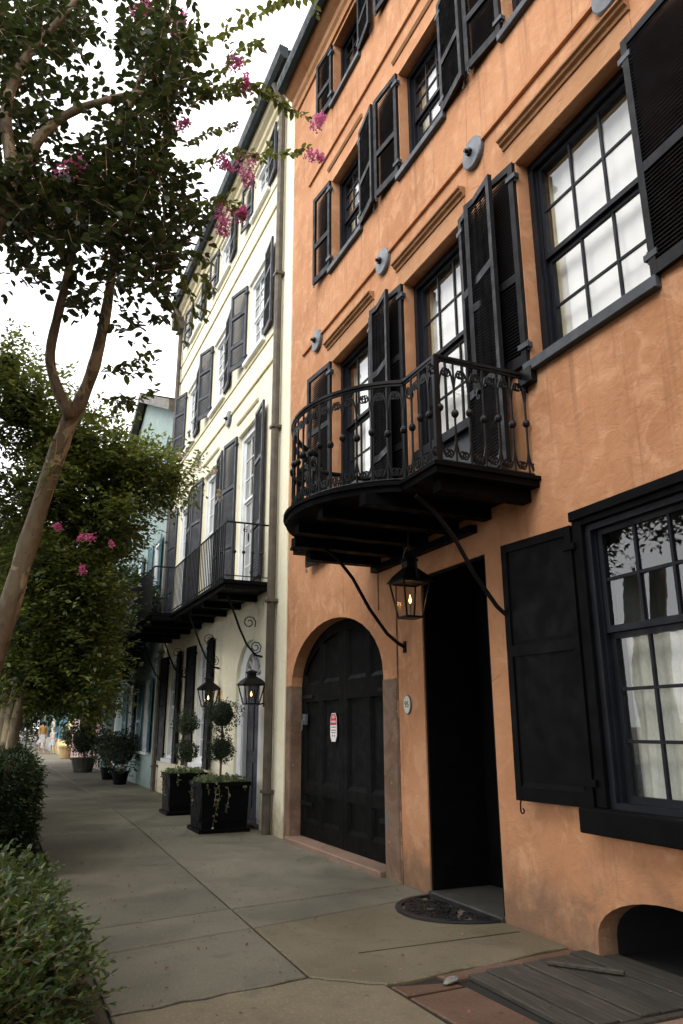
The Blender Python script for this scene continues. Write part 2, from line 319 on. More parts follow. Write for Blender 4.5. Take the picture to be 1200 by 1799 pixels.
# ---------------------------------------------------------------- leaves
def leaf_mesh(name, P, Dv, Nn, S, mat, asp=.56, fold=.10, simple=False):
    P, Dv, Nn, S = (np.asarray(a, float) for a in (P, Dv, Nn, S)); n = len(P)
    Dv = Dv/(np.linalg.norm(Dv, axis=1, keepdims=True)+1e-9); side = np.cross(Dv, Nn); side /= (np.linalg.norm(side, axis=1, keepdims=True)+1e-9); Nn = np.cross(side, Dv)
    s = S[:, None]; w = asp*.5
    if simple:
        V = np.stack([P, P+Dv*s*.45+side*s*w+Nn*s*fold, P+Dv*s, P+Dv*s*.45-side*s*w+Nn*s*fold], 1); k = 4
        tri = np.array([[0, 1, 2], [0, 2, 3]])
    else:
        V = np.stack([P, P+Dv*s*.28+side*s*w*.92+Nn*s*fold, P+Dv*s*.66+side*s*w*.86+Nn*s*fold*.8, P+Dv*s-Nn*s*.06, P+Dv*s*.66-side*s*w*.86+Nn*s*fold*.8, P+Dv*s*.28-side*s*w*.92+Nn*s*fold], 1); k = 6
        tri = np.array([[0, 1, 2], [0, 2, 3], [0, 3, 4], [0, 4, 5]])
    V = V.reshape(-1, 3); T = (np.arange(n)[:, None, None]*k+tri[None]).reshape(-1, 3)
    me = bpy.data.meshes.new(name); me.vertices.add(len(V)); me.vertices.foreach_set('co', V.ravel()); me.loops.add(T.size); me.loops.foreach_set('vertex_index', T.ravel().astype(np.int32))
    me.polygons.add(len(T)); me.polygons.foreach_set('loop_start', np.arange(0, T.size, 3, dtype=np.int32)); me.polygons.foreach_set('loop_total', np.full(len(T), 3, np.int32))
    at = me.attributes.new('rnd', 'FLOAT', 'POINT'); at.data.foreach_set('value', np.repeat(RNG.random(n)**1.3, k).astype(np.float32))
    me.materials.append(mat); me.update(calc_edges=True); me.validate(); return me
class Leaves:
    def __init__(s): s.P = []; s.D = []; s.N = []; s.S = []; s.tw = MB()
    def put(s, p, d, n, z): s.P.append(p); s.D.append(d); s.N.append(n); s.S.append(z)
    def spray(s, a, d, length, size, gap=.026, droop=.25, twig=.0022, wob=.3):
        d = np.array(d, float); d /= np.linalg.norm(d); p = np.array(a, float); n = max(2, int(length/gap)); pts = [tuple(p)]
        sd = np.cross(d, [0, 0, 1]); sd /= np.linalg.norm(sd)+1e-9; roll = RNG.uniform(-.6, .6)
        for i in range(n):
            d = d+RNG.normal(0, wob*.12, 3)+np.array([0, 0, -droop*gap*1.5]); d /= np.linalg.norm(d); p = p+d*gap
            sg = 1 if i % 2 else -1; up = np.array([0, 0, 1.])+sd*roll+RNG.normal(0, .35, 3)
            ld = d*RNG.uniform(.35, .75)+sd*sg+RNG.normal(0, .28, 3)+np.array([0, 0, RNG.uniform(-.35, .1)])
            k = size*RNG.uniform(.65, 1.2)*(1-.35*(i/n)**2); s.put(p.copy(), ld, up, k)
            if i % 3 == 2 or i == n-1: pts.append(tuple(p))
        s.put(p.copy(), d, np.array([0, 0, 1.])+RNG.normal(0, .2, 3), size*.8)
        if twig and len(pts) > 1: s.tw.tube(pts, [twig*(1-.5*i/len(pts)) for i in range(len(pts))], 3)
        return p, d
    def build(s, name, mat, parent, simple=False, asp=.56):
        me = leaf_mesh(name, s.P, s.D, s.N, s.S, mat, asp, simple=simple); o = link(name, me, parent, kind='stuff'); return o
def rnd_dir(up=.0):
    v = RNG.normal(0, 1, 3); v /= np.linalg.norm(v); v[2] += up; return v/np.linalg.norm(v)
def panicle(c, d, L, r, parent, mat=None, n=170, name='flower_cluster'):
    P = []; D = []; S = []; d = np.array(d, float); d /= np.linalg.norm(d)
    for _ in range(n):
        t = RNG.random(); q = rnd_dir(); rr = r*(1-.55*t)*RNG.uniform(.45, 1)
        P.append(np.array(c)+d*L*t+q*rr); D.append(rnd_dir()); S.append(RNG.uniform(.014, .026))
    me = leaf_mesh(name, P, D, [rnd_dir() for _ in P], S, mat or M['petal'], .95, .2, True); return link(name, me, parent, kind='stuff')

# ================================================================= GROUND
def ground():
    tag(MB().box(-900, 900, -900, 900, -.6, -.16).obj('ground', M['earth']), kind='structure')
    tag(MB().box(-20, -9.25, -300, 600, -.159, -.12).obj('road', M['asphalt']), kind='structure')
    tag(MB().box(-9.25, -9.1, -300, 600, -.158, .0).obj('kerb', M['kerb']), kind='structure')
    tag(MB().box(-9.099, -2.66, -300, 600, -.157, -.015).obj('planting_bed', M['earth']), kind='structure')
    side = MB().box(-2.659, .6, -300, 600, -.157, -.022).obj('sidewalk', flat('joint_dirt', (.016, .014, .010), .95)); tag(side, kind='structure')
    def slab(poly, mat, h=0.0, tilt=0.0):
        # shrink each polygon a little for the joint and give it chamfered rim
        c = np.mean(poly, 0); P = [np.array(p) for p in poly]
        ar = sum(P[i][0]*P[(i+1) % len(P)][1]-P[(i+1) % len(P)][0]*P[i][1] for i in range(len(P))); sg_ = 1 if ar > 0 else -1
        def shr(k):
            o_ = []
            for i in range(len(P)):
                e1, e2 = P[i]-P[i-1], P[(i+1) % len(P)]-P[i]; n1 = np.array([-e1[1], e1[0]])/(np.linalg.norm(e1)+1e-9)*sg_; n2 = np.array([-e2[1], e2[0]])/(np.linalg.norm(e2)+1e-9)*sg_
                o_.append(tuple(P[i]+(n1+n2)/max(.5, 1+n1@n2)*k))
            return o_
        a, b = shr(.008), shr(.016); n = len(P); zt = [h+tilt*(p[1]-c[1])+random.uniform(-.0015, .0015) for p in P]
        vs = [(x, y, -.03) for x, y in a]+[(x, y, z-.006) for (x, y), z in zip(a, zt)]+[(x, y, z) for (x, y), z in zip(b, zt)]
        fs = [(i, (i+1) % n, (i+1) % n+n, i+n) for i in range(n)]+[(i+n, (i+1) % n+n, (i+1) % n+2*n, i+2*n) for i in range(n)]+[tuple(range(2*n, 3*n))]
        return MB().add(vs, fs).obj('slab', mat, side)
    XL, XR = -2.655, .0
    def xm(y): return -1.62+(y-4.2)*.036 if y < 12 else -1.34
    T = [(4.02, 4.16, 4.02), (5.01, 5.24, 5.63), (5.61, 5.83, 6.09), (10.62, 10.83, 10.95)]
    y = 10.9
    while y < 75: y += 2.6; T.append((y, y+.05, y+.1))
    def jag(p, q, n, a):
        p = np.array(p); q = np.array(q); return [tuple(p+(q-p)*i/n+np.array([0, random.uniform(-a, a) if 0 < i < n else 0])) for i in range(n+1)]
    crL = jag((XL, 4.02), (xm(4.16), 4.16), 9, .02); crR = jag((xm(4.16), 4.16), (-1.30, 3.88), 4, .012)+jag((-1.30, 3.88), (XR, 4.03), 8, .018)[1:]
    for i in range(len(T)-1):
        a, b = T[i], T[i+1]; xa, xb = xm(a[1]), xm(b[1])
        lo = crL if i == 0 else [(XL, a[0]), (xa, a[1])]; ro = crR if i == 0 else [(xa, a[1]), (XR, a[2])]
        slab(lo+[(xb, b[1]), (XL, b[0])], M['concrete'], random.uniform(-.002, .002)); slab(ro+[(XR, b[2]), (xb, b[1])], M['tan'] if i == 0 else M['concrete'], random.uniform(-.003, .002))
    slab([(XL, 1.2)]+[(-1.24, 1.2), (-1.30, 3.88)][0:1]+[(-1.285, 3.3)]+[(-1.30, 3.88)]+crR[::-1][8:]+crL[::-1][1:], M['tan'], -.006)
    slab([(XL, -3.2), (-1.24, -3.2), (-1.24, 1.2), (XL, 1.2)], M['concrete'], -.004); slab([(XL, -8), (0, -8), (0, -3.2), (XL, -3.2)], M['concrete'], -.004)
    # brownstone flags edging the cellar hatch
    slab([(-1.30, 3.87), (-.98, 3.80), (-.93, 3.72), (-1.285, 3.70)], M['brown'], -.008); slab(jag((-.97, 3.80), (-.02, 3.86), 4, .01)+jag((.0, 4.02), (-1.0, 3.92), 6, .008), M['brown'], -.004)
    slab([(-1.285, 3.69), (-.93, 3.71), (-.90, 3.05), (-1.25, 3.0)], M['brown'], -.01); slab([(-1.25, 2.99), (-.90, 3.04), (-.86, 1.2), (-1.24, 1.2)], M['brown'], -.01)
    slab([(-.86, 2.95), (-.02, 2.95), (-.02, 1.2), (-.86, 1.2)], M['pinkstone'], -.008); slab([(-1.24, -3.2), (-.02, -3.2), (-.02, 1.2), (-1.24, 1.2)], M['concrete'], -.006)
    # scored line on the tan slab
    MB().box(-1.2, -.06, 4.43, 4.436, .0005, .0025).obj('score_line', M['step'], side)
    # fallen petals and bits
    P = []; D = []; N = []; S = []
    for _ in range(380):
        x = max(-2.64, -2.62+abs(random.gauss(0, 1.1))) if random.random() < .6 else random.uniform(-2.6, -.05); yy = random.uniform(2.9, 11); P.append((x, yy, .006)); D.append((random.uniform(-1, 1), random.uniform(-1, 1), .15)); N.append((random.uniform(-.3, .3), random.uniform(-.3, .3), 1)); S.append(random.uniform(.008, .030))
    o = link('fallen_leaves', leaf_mesh('fallen_leaves', P, D, N, S, leafmat('litter', (.07, .04, .025), (.17, .11, .04), (.45, .14, .16)), .6, .2, True)); tag(o, 'scattered fallen petals and leaf bits on the grey pavement', 'leaf litter', kind='stuff')
ground()
hatch = thing('cellar_hatch', 'weathered wooden plank cellar hatch in the pavement below the low arch', 'hatch', (0, 3.4, 0))
for i in range(8):
    x0 = -.86+i*.125
    b = MB().cbox(x0+.007, x0+.118, -.42+random.uniform(-.01, .01), .42+.015*i+random.uniform(-.012, .012), -.02, .006+random.uniform(-.004, .006), .004)
    b.obj('plank', M['wood'], hatch)
MB().cbox(-.87, .02, -.47, -.43, -.02, .004, .003).obj('batten', M['wood'], hatch)
ti = MB().cbox(-.016, .016, -.2, .2, 0, .022, .005).obj('loose_timber', M['wood'], None, (-.26, 3.60, .014), math.radians(38)); tag(ti, 'loose weathered timber bar lying across the cellar hatch planks', 'timber')
ch = MB().ball((0, 0, .006), (.07, .03, .010), 9, 5, .25).obj('stone_chip', M['kerb'], None, (-.98, 3.78, .0), .5); tag(ch, 'small pale broken stone chip on the brown flagstone', 'stone')

# ================================================================= WALLS
def arch_pts(o, n=18):     # top curve, from low y to high y
    c = (o['y0']+o['y1'])/2; w = (o['y1']-o['y0'])/2; h = o['z1']-o['zs']
    return [(c-w*math.cos(PI*i/n), o['zs']+h*math.sin(PI*i/n)) for i in range(n+1)]
def facade(y0, y1, z0, z1, ops, depth=.2, x=0.0):
    m = MB(); ys = sorted({y0, y1, *[o[k] for o in ops for k in ('y0', 'y1')]}); zs = sorted({z0, z1, *[o[k] for o in ops for k in ('z0', 'z1')], *[o['zs'] for o in ops if 'zs' in o]})
    for i in range(len(ys)-1):
        for j in range(len(zs)-1):
            a, b, c, d = ys[i], ys[i+1], zs[j], zs[j+1]
            if any(o['y0'] <= a+1e-6 and b <= o['y1']+1e-6 and o['z0'] <= c+1e-6 and d <= o['z1']+1e-6 for o in ops): continue
            m.quad((x, b, c), (x, a, c), (x, a, d), (x, b, d))
    for o in ops:
        dp = o.get('d', depth)+x; zt = o.get('zs', o['z1'])
        m.quad((x, o['y1'], o['z0']), (x, o['y1'], zt), (dp, o['y1'], zt), (dp, o['y1'], o['z0'])); m.quad((x, o['y0'], o['z0']), (dp, o['y0'], o['z0']), (dp, o['y0'], zt), (x, o['y0'], zt))
        m.quad((x, o['y0'], o['z0']), (x, o['y1'], o['z0']), (dp, o['y1'], o['z0']), (dp, o['y0'], o['z0']))
        if 'zs' in o:
            A = arch_pts(o)
            for p, q in zip(A, A[1:]):
                m.quad((x, q[0], q[1]), (x, p[0], p[1]), (x, p[0], o['z1']), (x, q[0], o['z1'])) if max(p[1], q[1]) < o['z1']-1e-6 or True else 0
                m.quad((x, p[0], p[1]), (x, q[0], q[1]), (dp, q[0], q[1]), (dp, p[0], p[1]))
        else: m.quad((x, o['y0'], o['z1']), (dp, o['y0'], o['z1']), (dp, o['y1'], o['z1']), (x, o['y1'], o['z1']))
    return m
def shell(m, y0, y1, z1, x0, x1, rise=1.4):   # sides, back and roof that close a house behind its facade
    m.quad((x0, y0, -.1), (x1, y0, -.1), (x1, y0, z1), (x0, y0, z1)); m.quad((x0, y1, -.1), (x0, y1, z1), (x1, y1, z1), (x1, y1, -.1)); m.quad((x1, y0, -.1), (x1, y1, -.1), (x1, y1, z1), (x1, y0, z1))
def make_wall_mesh(m, name, mat, parent):
    me = bpy.data.meshes.new(name); me.from_pydata(m.v, [], m.f); me.materials.append(mat); me.update(); return link(name, me, parent)
# ---------------------------------------------------------------- windows and shutters
def window(par, y0, y1, z0, z1, cols, rt, rb, fm, xr=.2, fw=.055, inside='blind', singles=True, sill=None, zsill=None, meet=None):
    """double-hung sash window inside an opening; glass about xr behind the wall face"""
    w = MB(); xa, xb = xr-.09, xr+.05
    w.box(xa, xb, y0, y0+fw, z0, z1); w.box(xa, xb, y1-fw, y1, z0, z1); w.box(xa, xb, y0+fw, y1-fw, z1-fw*1.2, z1); w.box(xa, xb, y0+fw, y1-fw, z0, z0+fw*.8)
    w.box(xa+.03, xb, y0+fw, y0+fw+.018, z0+fw*.8, z1-fw*1.2); w.box(xa+.03, xb, y1-fw-.018, y1-fw, z0+fw*.8, z1-fw*1.2)
    wo = w.obj('window', fm, par)
    ya, yb, za, zb = y0+fw+.018, y1-fw-.018, z0+fw*.8, z1-fw*1.2
    zm = meet if meet else za+(zb-za)*rb/(rb+rt)
    for (s0, s1, rows, xo) in ((zm, zb, rt, 0.0), (za, zm+.0, rb, .028)):
        st = .036; b = MB(); x0, x1 = xr-.05+xo, xr-.022+xo
        b.box(x0, x1, ya, ya+st, s0, s1); b.box(x0, x1, yb-st, yb, s0, s1); b.box(x0, x1, ya+st, yb-st, s1-st, s1); b.box(x0, x1, ya+st, yb-st, s0, s0+st*1.1)
        pw = (yb-ya-2*st)/cols; ph = (s1-s0-st*2.1)/rows; mu = .0095
        for c in range(1, cols): b.box(x0+.004, x1-.004, ya+st+pw*c-mu, ya+st+pw*c+mu, s0+st*1.1, s1-st)
        for r in range(1, rows): b.box(x0+.006, x1-.006, ya+st, yb-st, s0+st*1.1+ph*r-mu, s0+st*1.1+ph*r+mu)
        b.obj('sash', fm, wo)
        xg = (x0+x1)/2+.004
        if singles:
            for c in range(cols):
                for r in range(rows):
                    a0, a1 = ya+st+pw*c+mu*.3, ya+st+pw*(c+1)-mu*.3; c0, c1 = s0+st*1.1+ph*r+mu*.3, s0+st*1.1+ph*(r+1)-mu*.3
                    t1, t2 = random.uniform(-.0016, .0016), random.uniform(-.0016, .0016)
                    MB().quad((xg+t1, a1, c0), (xg-t1, a0, c0), (xg-t1+t2, a0, c1), (xg+t1+t2, a1, c1)).obj('pane', M['glass'], wo)
        else: MB().quad((xg, yb, s0+st), (xg, ya, s0+st), (xg, ya, s1-st), (xg, yb, s1-st)).obj('pane', M['glass'], wo)
    # what stands behind the glass
    xi = xr+.055
    if inside == 'blind':
        l = MB(); l.box(xi, xi+.035, yb, yb+.02, za-.02, zb+.02); l.box(xi, xi+.035, ya-.02, ya, za-.02, zb+.02); l.box(xi, xi+.035, ya, yb, zb, zb+.02); l.box(xi, xi+.035, ya, yb, za-.02, za)
        l.obj('lining', M['lining'], wo)
        b = MB(); n = 26                # a slightly rippled cloth blind
        vs = []; fs = []
        for i in range(n+1):
            yy = ya+(yb-ya)*i/n; xx = xi+.026+.004*math.sin(i*1.9)+random.uniform(-.001, .001); vs += [(xx, yy, za), (xx+.004, yy, zb)]
        fs = [(2*i, 2*i+2, 2*i+3, 2*i+1) for i in range(n)]; b.add(vs, fs); b.obj('blind', M['blind'], wo, smooth=True)
    elif inside == 'lace':
        zc = zm-.01
        def cur(za_, zb_, x_):
            n = 60; vs = []; fs = []
            ph0 = random.uniform(0, 6)
            for i in range(n+1):
                yy = ya+(yb-ya)*i/n; k = .016*math.sin(i*.62+ph0)+.012*math.sin(i*1.13+1)+random.uniform(-.002, .002)
                vs += [(x_+k*1.25, yy, za_), (x_+k*.7, yy, (za_+zb_)/2), (x_+k*.35, yy, zb_+.008*math.sin(i*.9))]
            for i in range(n): fs += [(3*i, 3*i+3, 3*i+4, 3*i+1), (3*i+1, 3*i+4, 3*i+5, 3*i+2)]
            MB().add(vs, fs).obj('curtain', M['lace'], wo, smooth=True)
        cur(za, zc-.01, xi+.04)
        r = MB().tube([(xi+.04, ya, zc), (xi+.04, yb, zc)], .007, 6).obj('curtain_rod', M['pipe'], wo)
        MB().box(xi+.7, xi+.72, ya-.3, yb+.3, za-.4, zb+.3).box(xi-.004, xi+.7, yb+.04, yb+.06, za-.4, zb+.3).box(xi-.004, xi+.7, ya-.06, ya-.04, za-.4, zb+.3).box(xi-.004, xi+.7, ya-.04, yb+.04, zb+.02, zb+.04).obj('room_wall', M['room'], wo)
    else:
        MB().box(xi+.10, xi+.12, ya-.02, yb+.02, za-.02, zb+.02).obj('blind', M['room'], wo)  # grey panel whose colour stands in for the dim room, no real blind
    if sill:
        sx, ext, hh, sm = sill; MB().cbox(-sx, xa+.02, y0-ext, y1+ext, z0-hh, z0+.008, .006).obj('sill', sm, wo)
    return wo
def shutter(par, hy, side, z0, z1, w, ang, mats, sections=2, pitch=.028, louv=True, rails=None, th=.034, hinge=True, x=-.018):
    """side=+1: hinged at the far jamb and folded away from the camera; side=-1: hinged at the near jamb"""
    h = z1-z0; st = .052; b = MB(); lv = MB(); mat = mats[0]
    rz = ang if side > 0 else PI-ang
    b.box(-th/2, th/2, 0, st, 0, h); b.box(-th/2, th/2, w-st, w, 0, h)
    rails = rails or ([.42] if sections == 2 else [.30, .68] if sections == 3 else [])
    R = [(0, .085)]+[(h*r-.035, h*r+.035) for r in rails]+[(h-.06, h)]
    for a, c in R: b.box(-th/2+.001, th/2-.001, st, w-st, a, c)
    so = b.obj('shutter', mat, par, (x-.012*side*0, hy, z0), rz)
    for (a, c), (a2, c2) in zip(R, R[1:]):
        if louv:
            z = c+pitch*.4; k = .0035; sg = 1 if side > 0 else -1
            while z < a2-pitch*.3:
                dx = th*.42*sg; dz = pitch*.66
                lv.add([(-dx, st, z-dz), (dx, st, z+dz), (dx, w-st, z+dz), (-dx, w-st, z-dz), (-dx, st, z-dz+k*2), (dx, st, z+dz+k*2), (dx, w-st, z+dz+k*2), (-dx, w-st, z-dz+k*2)], [(0,3,2,1),(4,5,6,7),(0,1,5,4),(1,2,6,5),(2,3,7,6),(3,0,4,7)]); z += pitch
        else:
            p = MB(); p.box(-.006, .006, st, w-st, c, a2)
            sl = .03                # bevelled field
            p.add([(-th/2+.002, st+.0, c), (-th/2+.002, w-st, c), (-.0065, w-st-sl, c+sl), (-.0065, st+sl, c+sl)], [(0, 1, 2, 3)]); p.add([(th/2-.002, st, c), (th/2-.002, w-st, c), (.0065, w-st-sl, c+sl), (.0065, st+sl, c+sl)], [(3, 2, 1, 0)])
            p.obj('panel', mat, so)
    if louv: lv.obj('louvers', mats[2] if len(mats) > 2 else mat, so, kind='stuff')
    if hinge:
        for zz in (.14, h-.14): MB().box(-th/2-.012, th/2+.004, -.035, .07, zz-.02, zz+.02).tube([(0, -.012, zz-.04), (0, -.012, zz+.04)], .011, 6).obj('hinge', mats[1], so)
        d = MB(); d.tube([(-th/2, w-.05, .02), (-th/2-.012, w-.05, -.02), (-th/2-.012, w-.05, -.06)]+[(-th/2-.012, w-.05+.016*math.cos(a)-.016, -.06+.016*math.sin(a)) for a in (-.6, -1.4, -2.4, -3.4, -4.4)], .005, 4)
        d.obj('holdback', mats[1], so)
    return so
def lintel(par, y0, y1, z, mat, name='lintel', big=True):
    m = MB()
    if big: m.prism_y([(.0, z-.07), (-.02, z-.07), (-.026, z-.045), (-.05, z-.03), (-.055, z-.012), (-.075, z), (-.075, z+.018), (.0, z+.03)], y0, y1)
    else: m.prism_y([(.0, z-.035), (-.014, z-.035), (-.03, z-.005), (-.03, z+.01), (.0, z+.018)], y0, y1)
    return m.obj(name, mat, par)
def anchor(par, y, z, r=.14):
    m = MB(); n = 28
    prof = [(r, -.0), (r, -.036), (r*.93, -.046), (r*.5, -.052), (r*.34, -.054)]
    vs = []; fs = []
    for q, x in prof:
        for k in range(n): vs.append((x, y+q*math.cos(2*PI*k/n), z+q*1.05*math.sin(2*PI*k/n)))
    for i in range(len(prof)-1):
        for k in range(n): fs.append((i*n+k, i*n+(k+1) % n, (i+1)*n+(k+1) % n, (i+1)*n+k))
    fs.append(tuple((len(prof)-1)*n+k for k in range(n))); m.add(vs, fs)
    o = m.obj('anchor_plate', M['plate'], par)
    b = MB(); hexa = [(y+.036*math.cos(k*PI/3), z+.036*math.sin(k*PI/3)) for k in range(6)]; b.prism_x(hexa, -.055, -.082); b.tube([(-.08, y, z), (-.112, y, z)], .018, 8)
    b.obj('bolt', M['frame'], o); return o

# ================================================================= ORANGE HOUSE
oh = thing('row_house', 'tall orange stucco row house with black shutters and bowed iron balcony', 'house', (0, 4.5, 0))
oh.location = (0, 0, 0)
SM = (M['shutter'], M['sillgrey'], M['louver'])
W2 = [(6.55, 7.60), (4.75, 5.79), (2.80, 3.95)]
W3 = [(6.75, 7.62), (4.93, 5.78), (3.12, 3.96)]
W4 = [(6.75, 7.57), (4.93, 5.75), (3.12, 3.96)]
ops = [dict(y0=a, y1=b, z0=(3.06 if i == 1 else 3.79), z1=5.54, d=.2) for i, (a, b) in enumerate(W2)]
ops += [dict(y0=a, y1=b, z0=6.86, z1=8.17, d=.2) for a, b in W3]+[dict(y0=a, y1=b, z0=9.40, z1=10.40, d=.2) for a, b in W4]
GATE = dict(y0=6.40, y1=8.87, z0=-.02, zs=1.74, z1=2.42, d=.2); DOOR = dict(y0=4.67, y1=5.65, z0=-.02, z1=2.53, d=.62); VENT = dict(y0=2.62, y1=3.78, z0=-.02, zs=.10, z1=.36, d=.14)
GWIN = dict(y0=2.34, y1=3.58, z0=.80, z1=2.50, d=.12)
ops += [GATE, DOOR, VENT, GWIN]
wm = facade(-6, 9.05, -.1, 10.9, ops); shell(wm, -6, 9.05, 10.9, 0, 9); make_wall_mesh(wm, 'wall', M['orange'], oh)
rf = MB(); rf.quad((-.2, -6, 10.95), (-.2, 9.05, 10.95), (4.5, 9.05, 12.2), (4.5, -6, 12.2)); rf.quad((4.5, -6, 12.2), (4.5, 9.05, 12.2), (9, 9.05, 10.9), (9, -6, 10.9)); rf.obj('roof', M['roof'], oh)
# cornice and gutter
MB().prism_y([(.0, 10.46), (-.03, 10.46), (-.035, 10.56), (-.07, 10.60), (-.075, 10.70), (-.13, 10.74), (-.20, 10.80), (-.20, 10.86), (.0, 10.88)], -6, 9.04).obj('cornice', M['ochre'], oh)
MB().prism_y([(-.19, 10.81), (-.25, 10.79), (-.31, 10.83), (-.33, 10.93), (-.33, 10.99), (-.315, 10.99), (-.19, 10.97)], -6, 9.04).obj('gutter', M['gutter'], oh)
# string courses, set in short lengths between anchor plates
for z, ya in ((6.10, 8.58), (8.69, 8.41)):
    MB().prism_y([(.0, z-.018), (-.03, z-.02), (-.032, z+.012), (.0, z+.03)], -5.9, ya).obj('string_course', M['orange'], oh)
for y in (8.05, 6.19, 4.47, 2.84, 1.0): anchor(oh, y, 6.05)
for i, (a, b) in enumerate(W2):
    lintel(oh, a-.10, b+.13, 5.82, M['lintel'])
    f = MB(); f.box(-.006, .02, a-.09, b+.11, 5.545, 5.75); f.obj('frieze', M['ochre'], oh)
    if i == 1:
        window(oh, a, b, 3.72, 5.54, 3, 2, 2, M['frame'], .2, inside='blind')
        p = MB(); p.box(.10, .20, a, b, 3.06, 3.72); p.obj('jib_panel', M['sillgrey'], oh); MB().cbox(.05, .10, a, b, 3.66, 3.75, .005).obj('panel_rail', M['frame'], oh)
    else: window(oh, a, b, 3.79, 5.54, 3, 2, 2, M['frame'], .2, sill=(.05, .05, .075, M['sillgrey']))
    z0 = 3.02 if i == 1 else 3.80
    for s, hy, an in ((1, b+.012, .10), (-1, a-.012, .16)):
        if i == 2 and s == -1: an = .05
        shutter(oh, hy, s, (3.10 if i < 2 else 3.80), 5.55, .60, an, SM, 3 if i < 2 else 2)
for i, (a, b) in enumerate(W3):
    window(oh, a, b, 6.86, 8.17, 3, 3, 3, M['frame'], .2, sill=(.05, .05, .065, M['sillgrey']), fw=.05); lintel(oh, a-.07, b+.10, 8.42, M['lintel'], big=False)
    for s, hy, an in ((1, b+.012, .10), (-1, a-.012, .14)): shutter(oh, hy, s, 6.87, 8.19, .46, an, SM, 2, .032)
for i, (a, b) in enumerate(W4):
    window(oh, a, b, 9.40, 10.40, 3, 2, 2, M['frame'], .2, sill=(.05, .05, .06, M['sillgrey']), inside='dark', fw=.05)
    for s, hy, an in ((1, b+.012, .10), (-1, a-.012, .14)): shutter(oh, hy, s, 9.42, 10.41, .44, an, SM, 2, .032)
# ground floor window with its flat casing
g = GWIN; cs = MB(); cs.cbox(-.035, .10, g['y1']-.005, g['y1']+.075, g['z0']+.007, g['z1']+.02, .005); cs.cbox(-.035, .10, g['y0']-.075, g['y0']+.005, g['z0']+.007, g['z1']+.02, .005); cs.cbox(-.05, .10, g['y0']-.085, g['y1']+.085, g['z1']+.021, g['z1']+.085, .005); cs.cbox(-.03, .10, g['y0']-.07, g['y1']+.07, g['z1']-.02, g['z1']+.02, .004)
cs.obj('casing', M['black'], oh)
window(oh, g['y0'], g['y1'], g['z0'], g['z1'], 4, 2, 3, M['frame'], .09, inside='lace', fw=.05, meet=1.80)
MB().cbox(-.12, .09, g['y0']-.13, g['y1']+.14, g['z0']-.13, g['z0']+.006, .008).obj('sill', M['black'], oh)
s1 = shutter(oh, g['y1']+.08, 1, .80, 2.50, .655, .10, (M['gshutter'], M['black']), 2, louv=False, rails=[.56], th=.04, x=-.03)
shutter(oh, g['y0']-.08, -1, .80, 2.50, .655, .10, (M['gshutter'], M['black']), 2, louv=False, rails=[.56], th=.04, x=-.03)
# doorway: black panelled lining, deep-set door, stone step
d = DOOR; dl = MB(); dl.box(.012, .56, d['y1']-.03, d['y1']-.003, .03, d['z1']-.03); dl.box(.012, .56, d['y0']+.003, d['y0']+.03, .03, d['z1']-.03); dl.box(.012, .56, d['y0']+.003, d['y1']-.003, d['z1']-.03, d['z1']-.003)
for zz in (.18, .95, 1.72): dl.box(.12, .45, d['y1']-.04, d['y1']-.03, zz, zz+.62)
dl.obj('door_lining', M['black'], oh)
do = MB(); do.box(.54, .585, d['y0']+.03, d['y1']-.03, .035, d['z1']-.03); dob = do.obj('door', M['black'], oh)
for yy in (d['y0']+.11, (d['y0']+d['y1'])/2+.05):
    for z0, z1 in ((.25, .85), (1.0, 1.75), (1.88, 2.3)):
        MB().prism_x([(yy, z0), (yy+.33, z0), (yy+.33, z1), (yy, z1)], .528, .5395).obj('panel', M['black'], dob)
MB().ball((.50, d['y0']+.10, 1.05), .028, 10, 6).obj('door_knob', M['iron'], dob, smooth=True)
MB().cbox(-.03, .60, d['y0']+.002, d['y1']-.002, -.02, .03, .008).obj('door_step', M['step'], oh)
# cellar arch: near-black lining puts the cellar's darkness into the colour
cv = MB().box(.79, .81, VENT['y0']-.1, VENT['y1']+.1, -.1, .5).box(.004, .79, VENT['y0']+.003, VENT['y1']-.003, -.018, -.012); A = [(VENT['y0'], -.02)]+arch_pts(VENT)+[(VENT['y1'], -.02)]
for p, q in zip(A, A[1:]): cv.quad((.1405, *p), (.1405, *q), (.8, *q), (.8, *p))
cv.obj('cellar_dark_lining', M['dark'], oh)
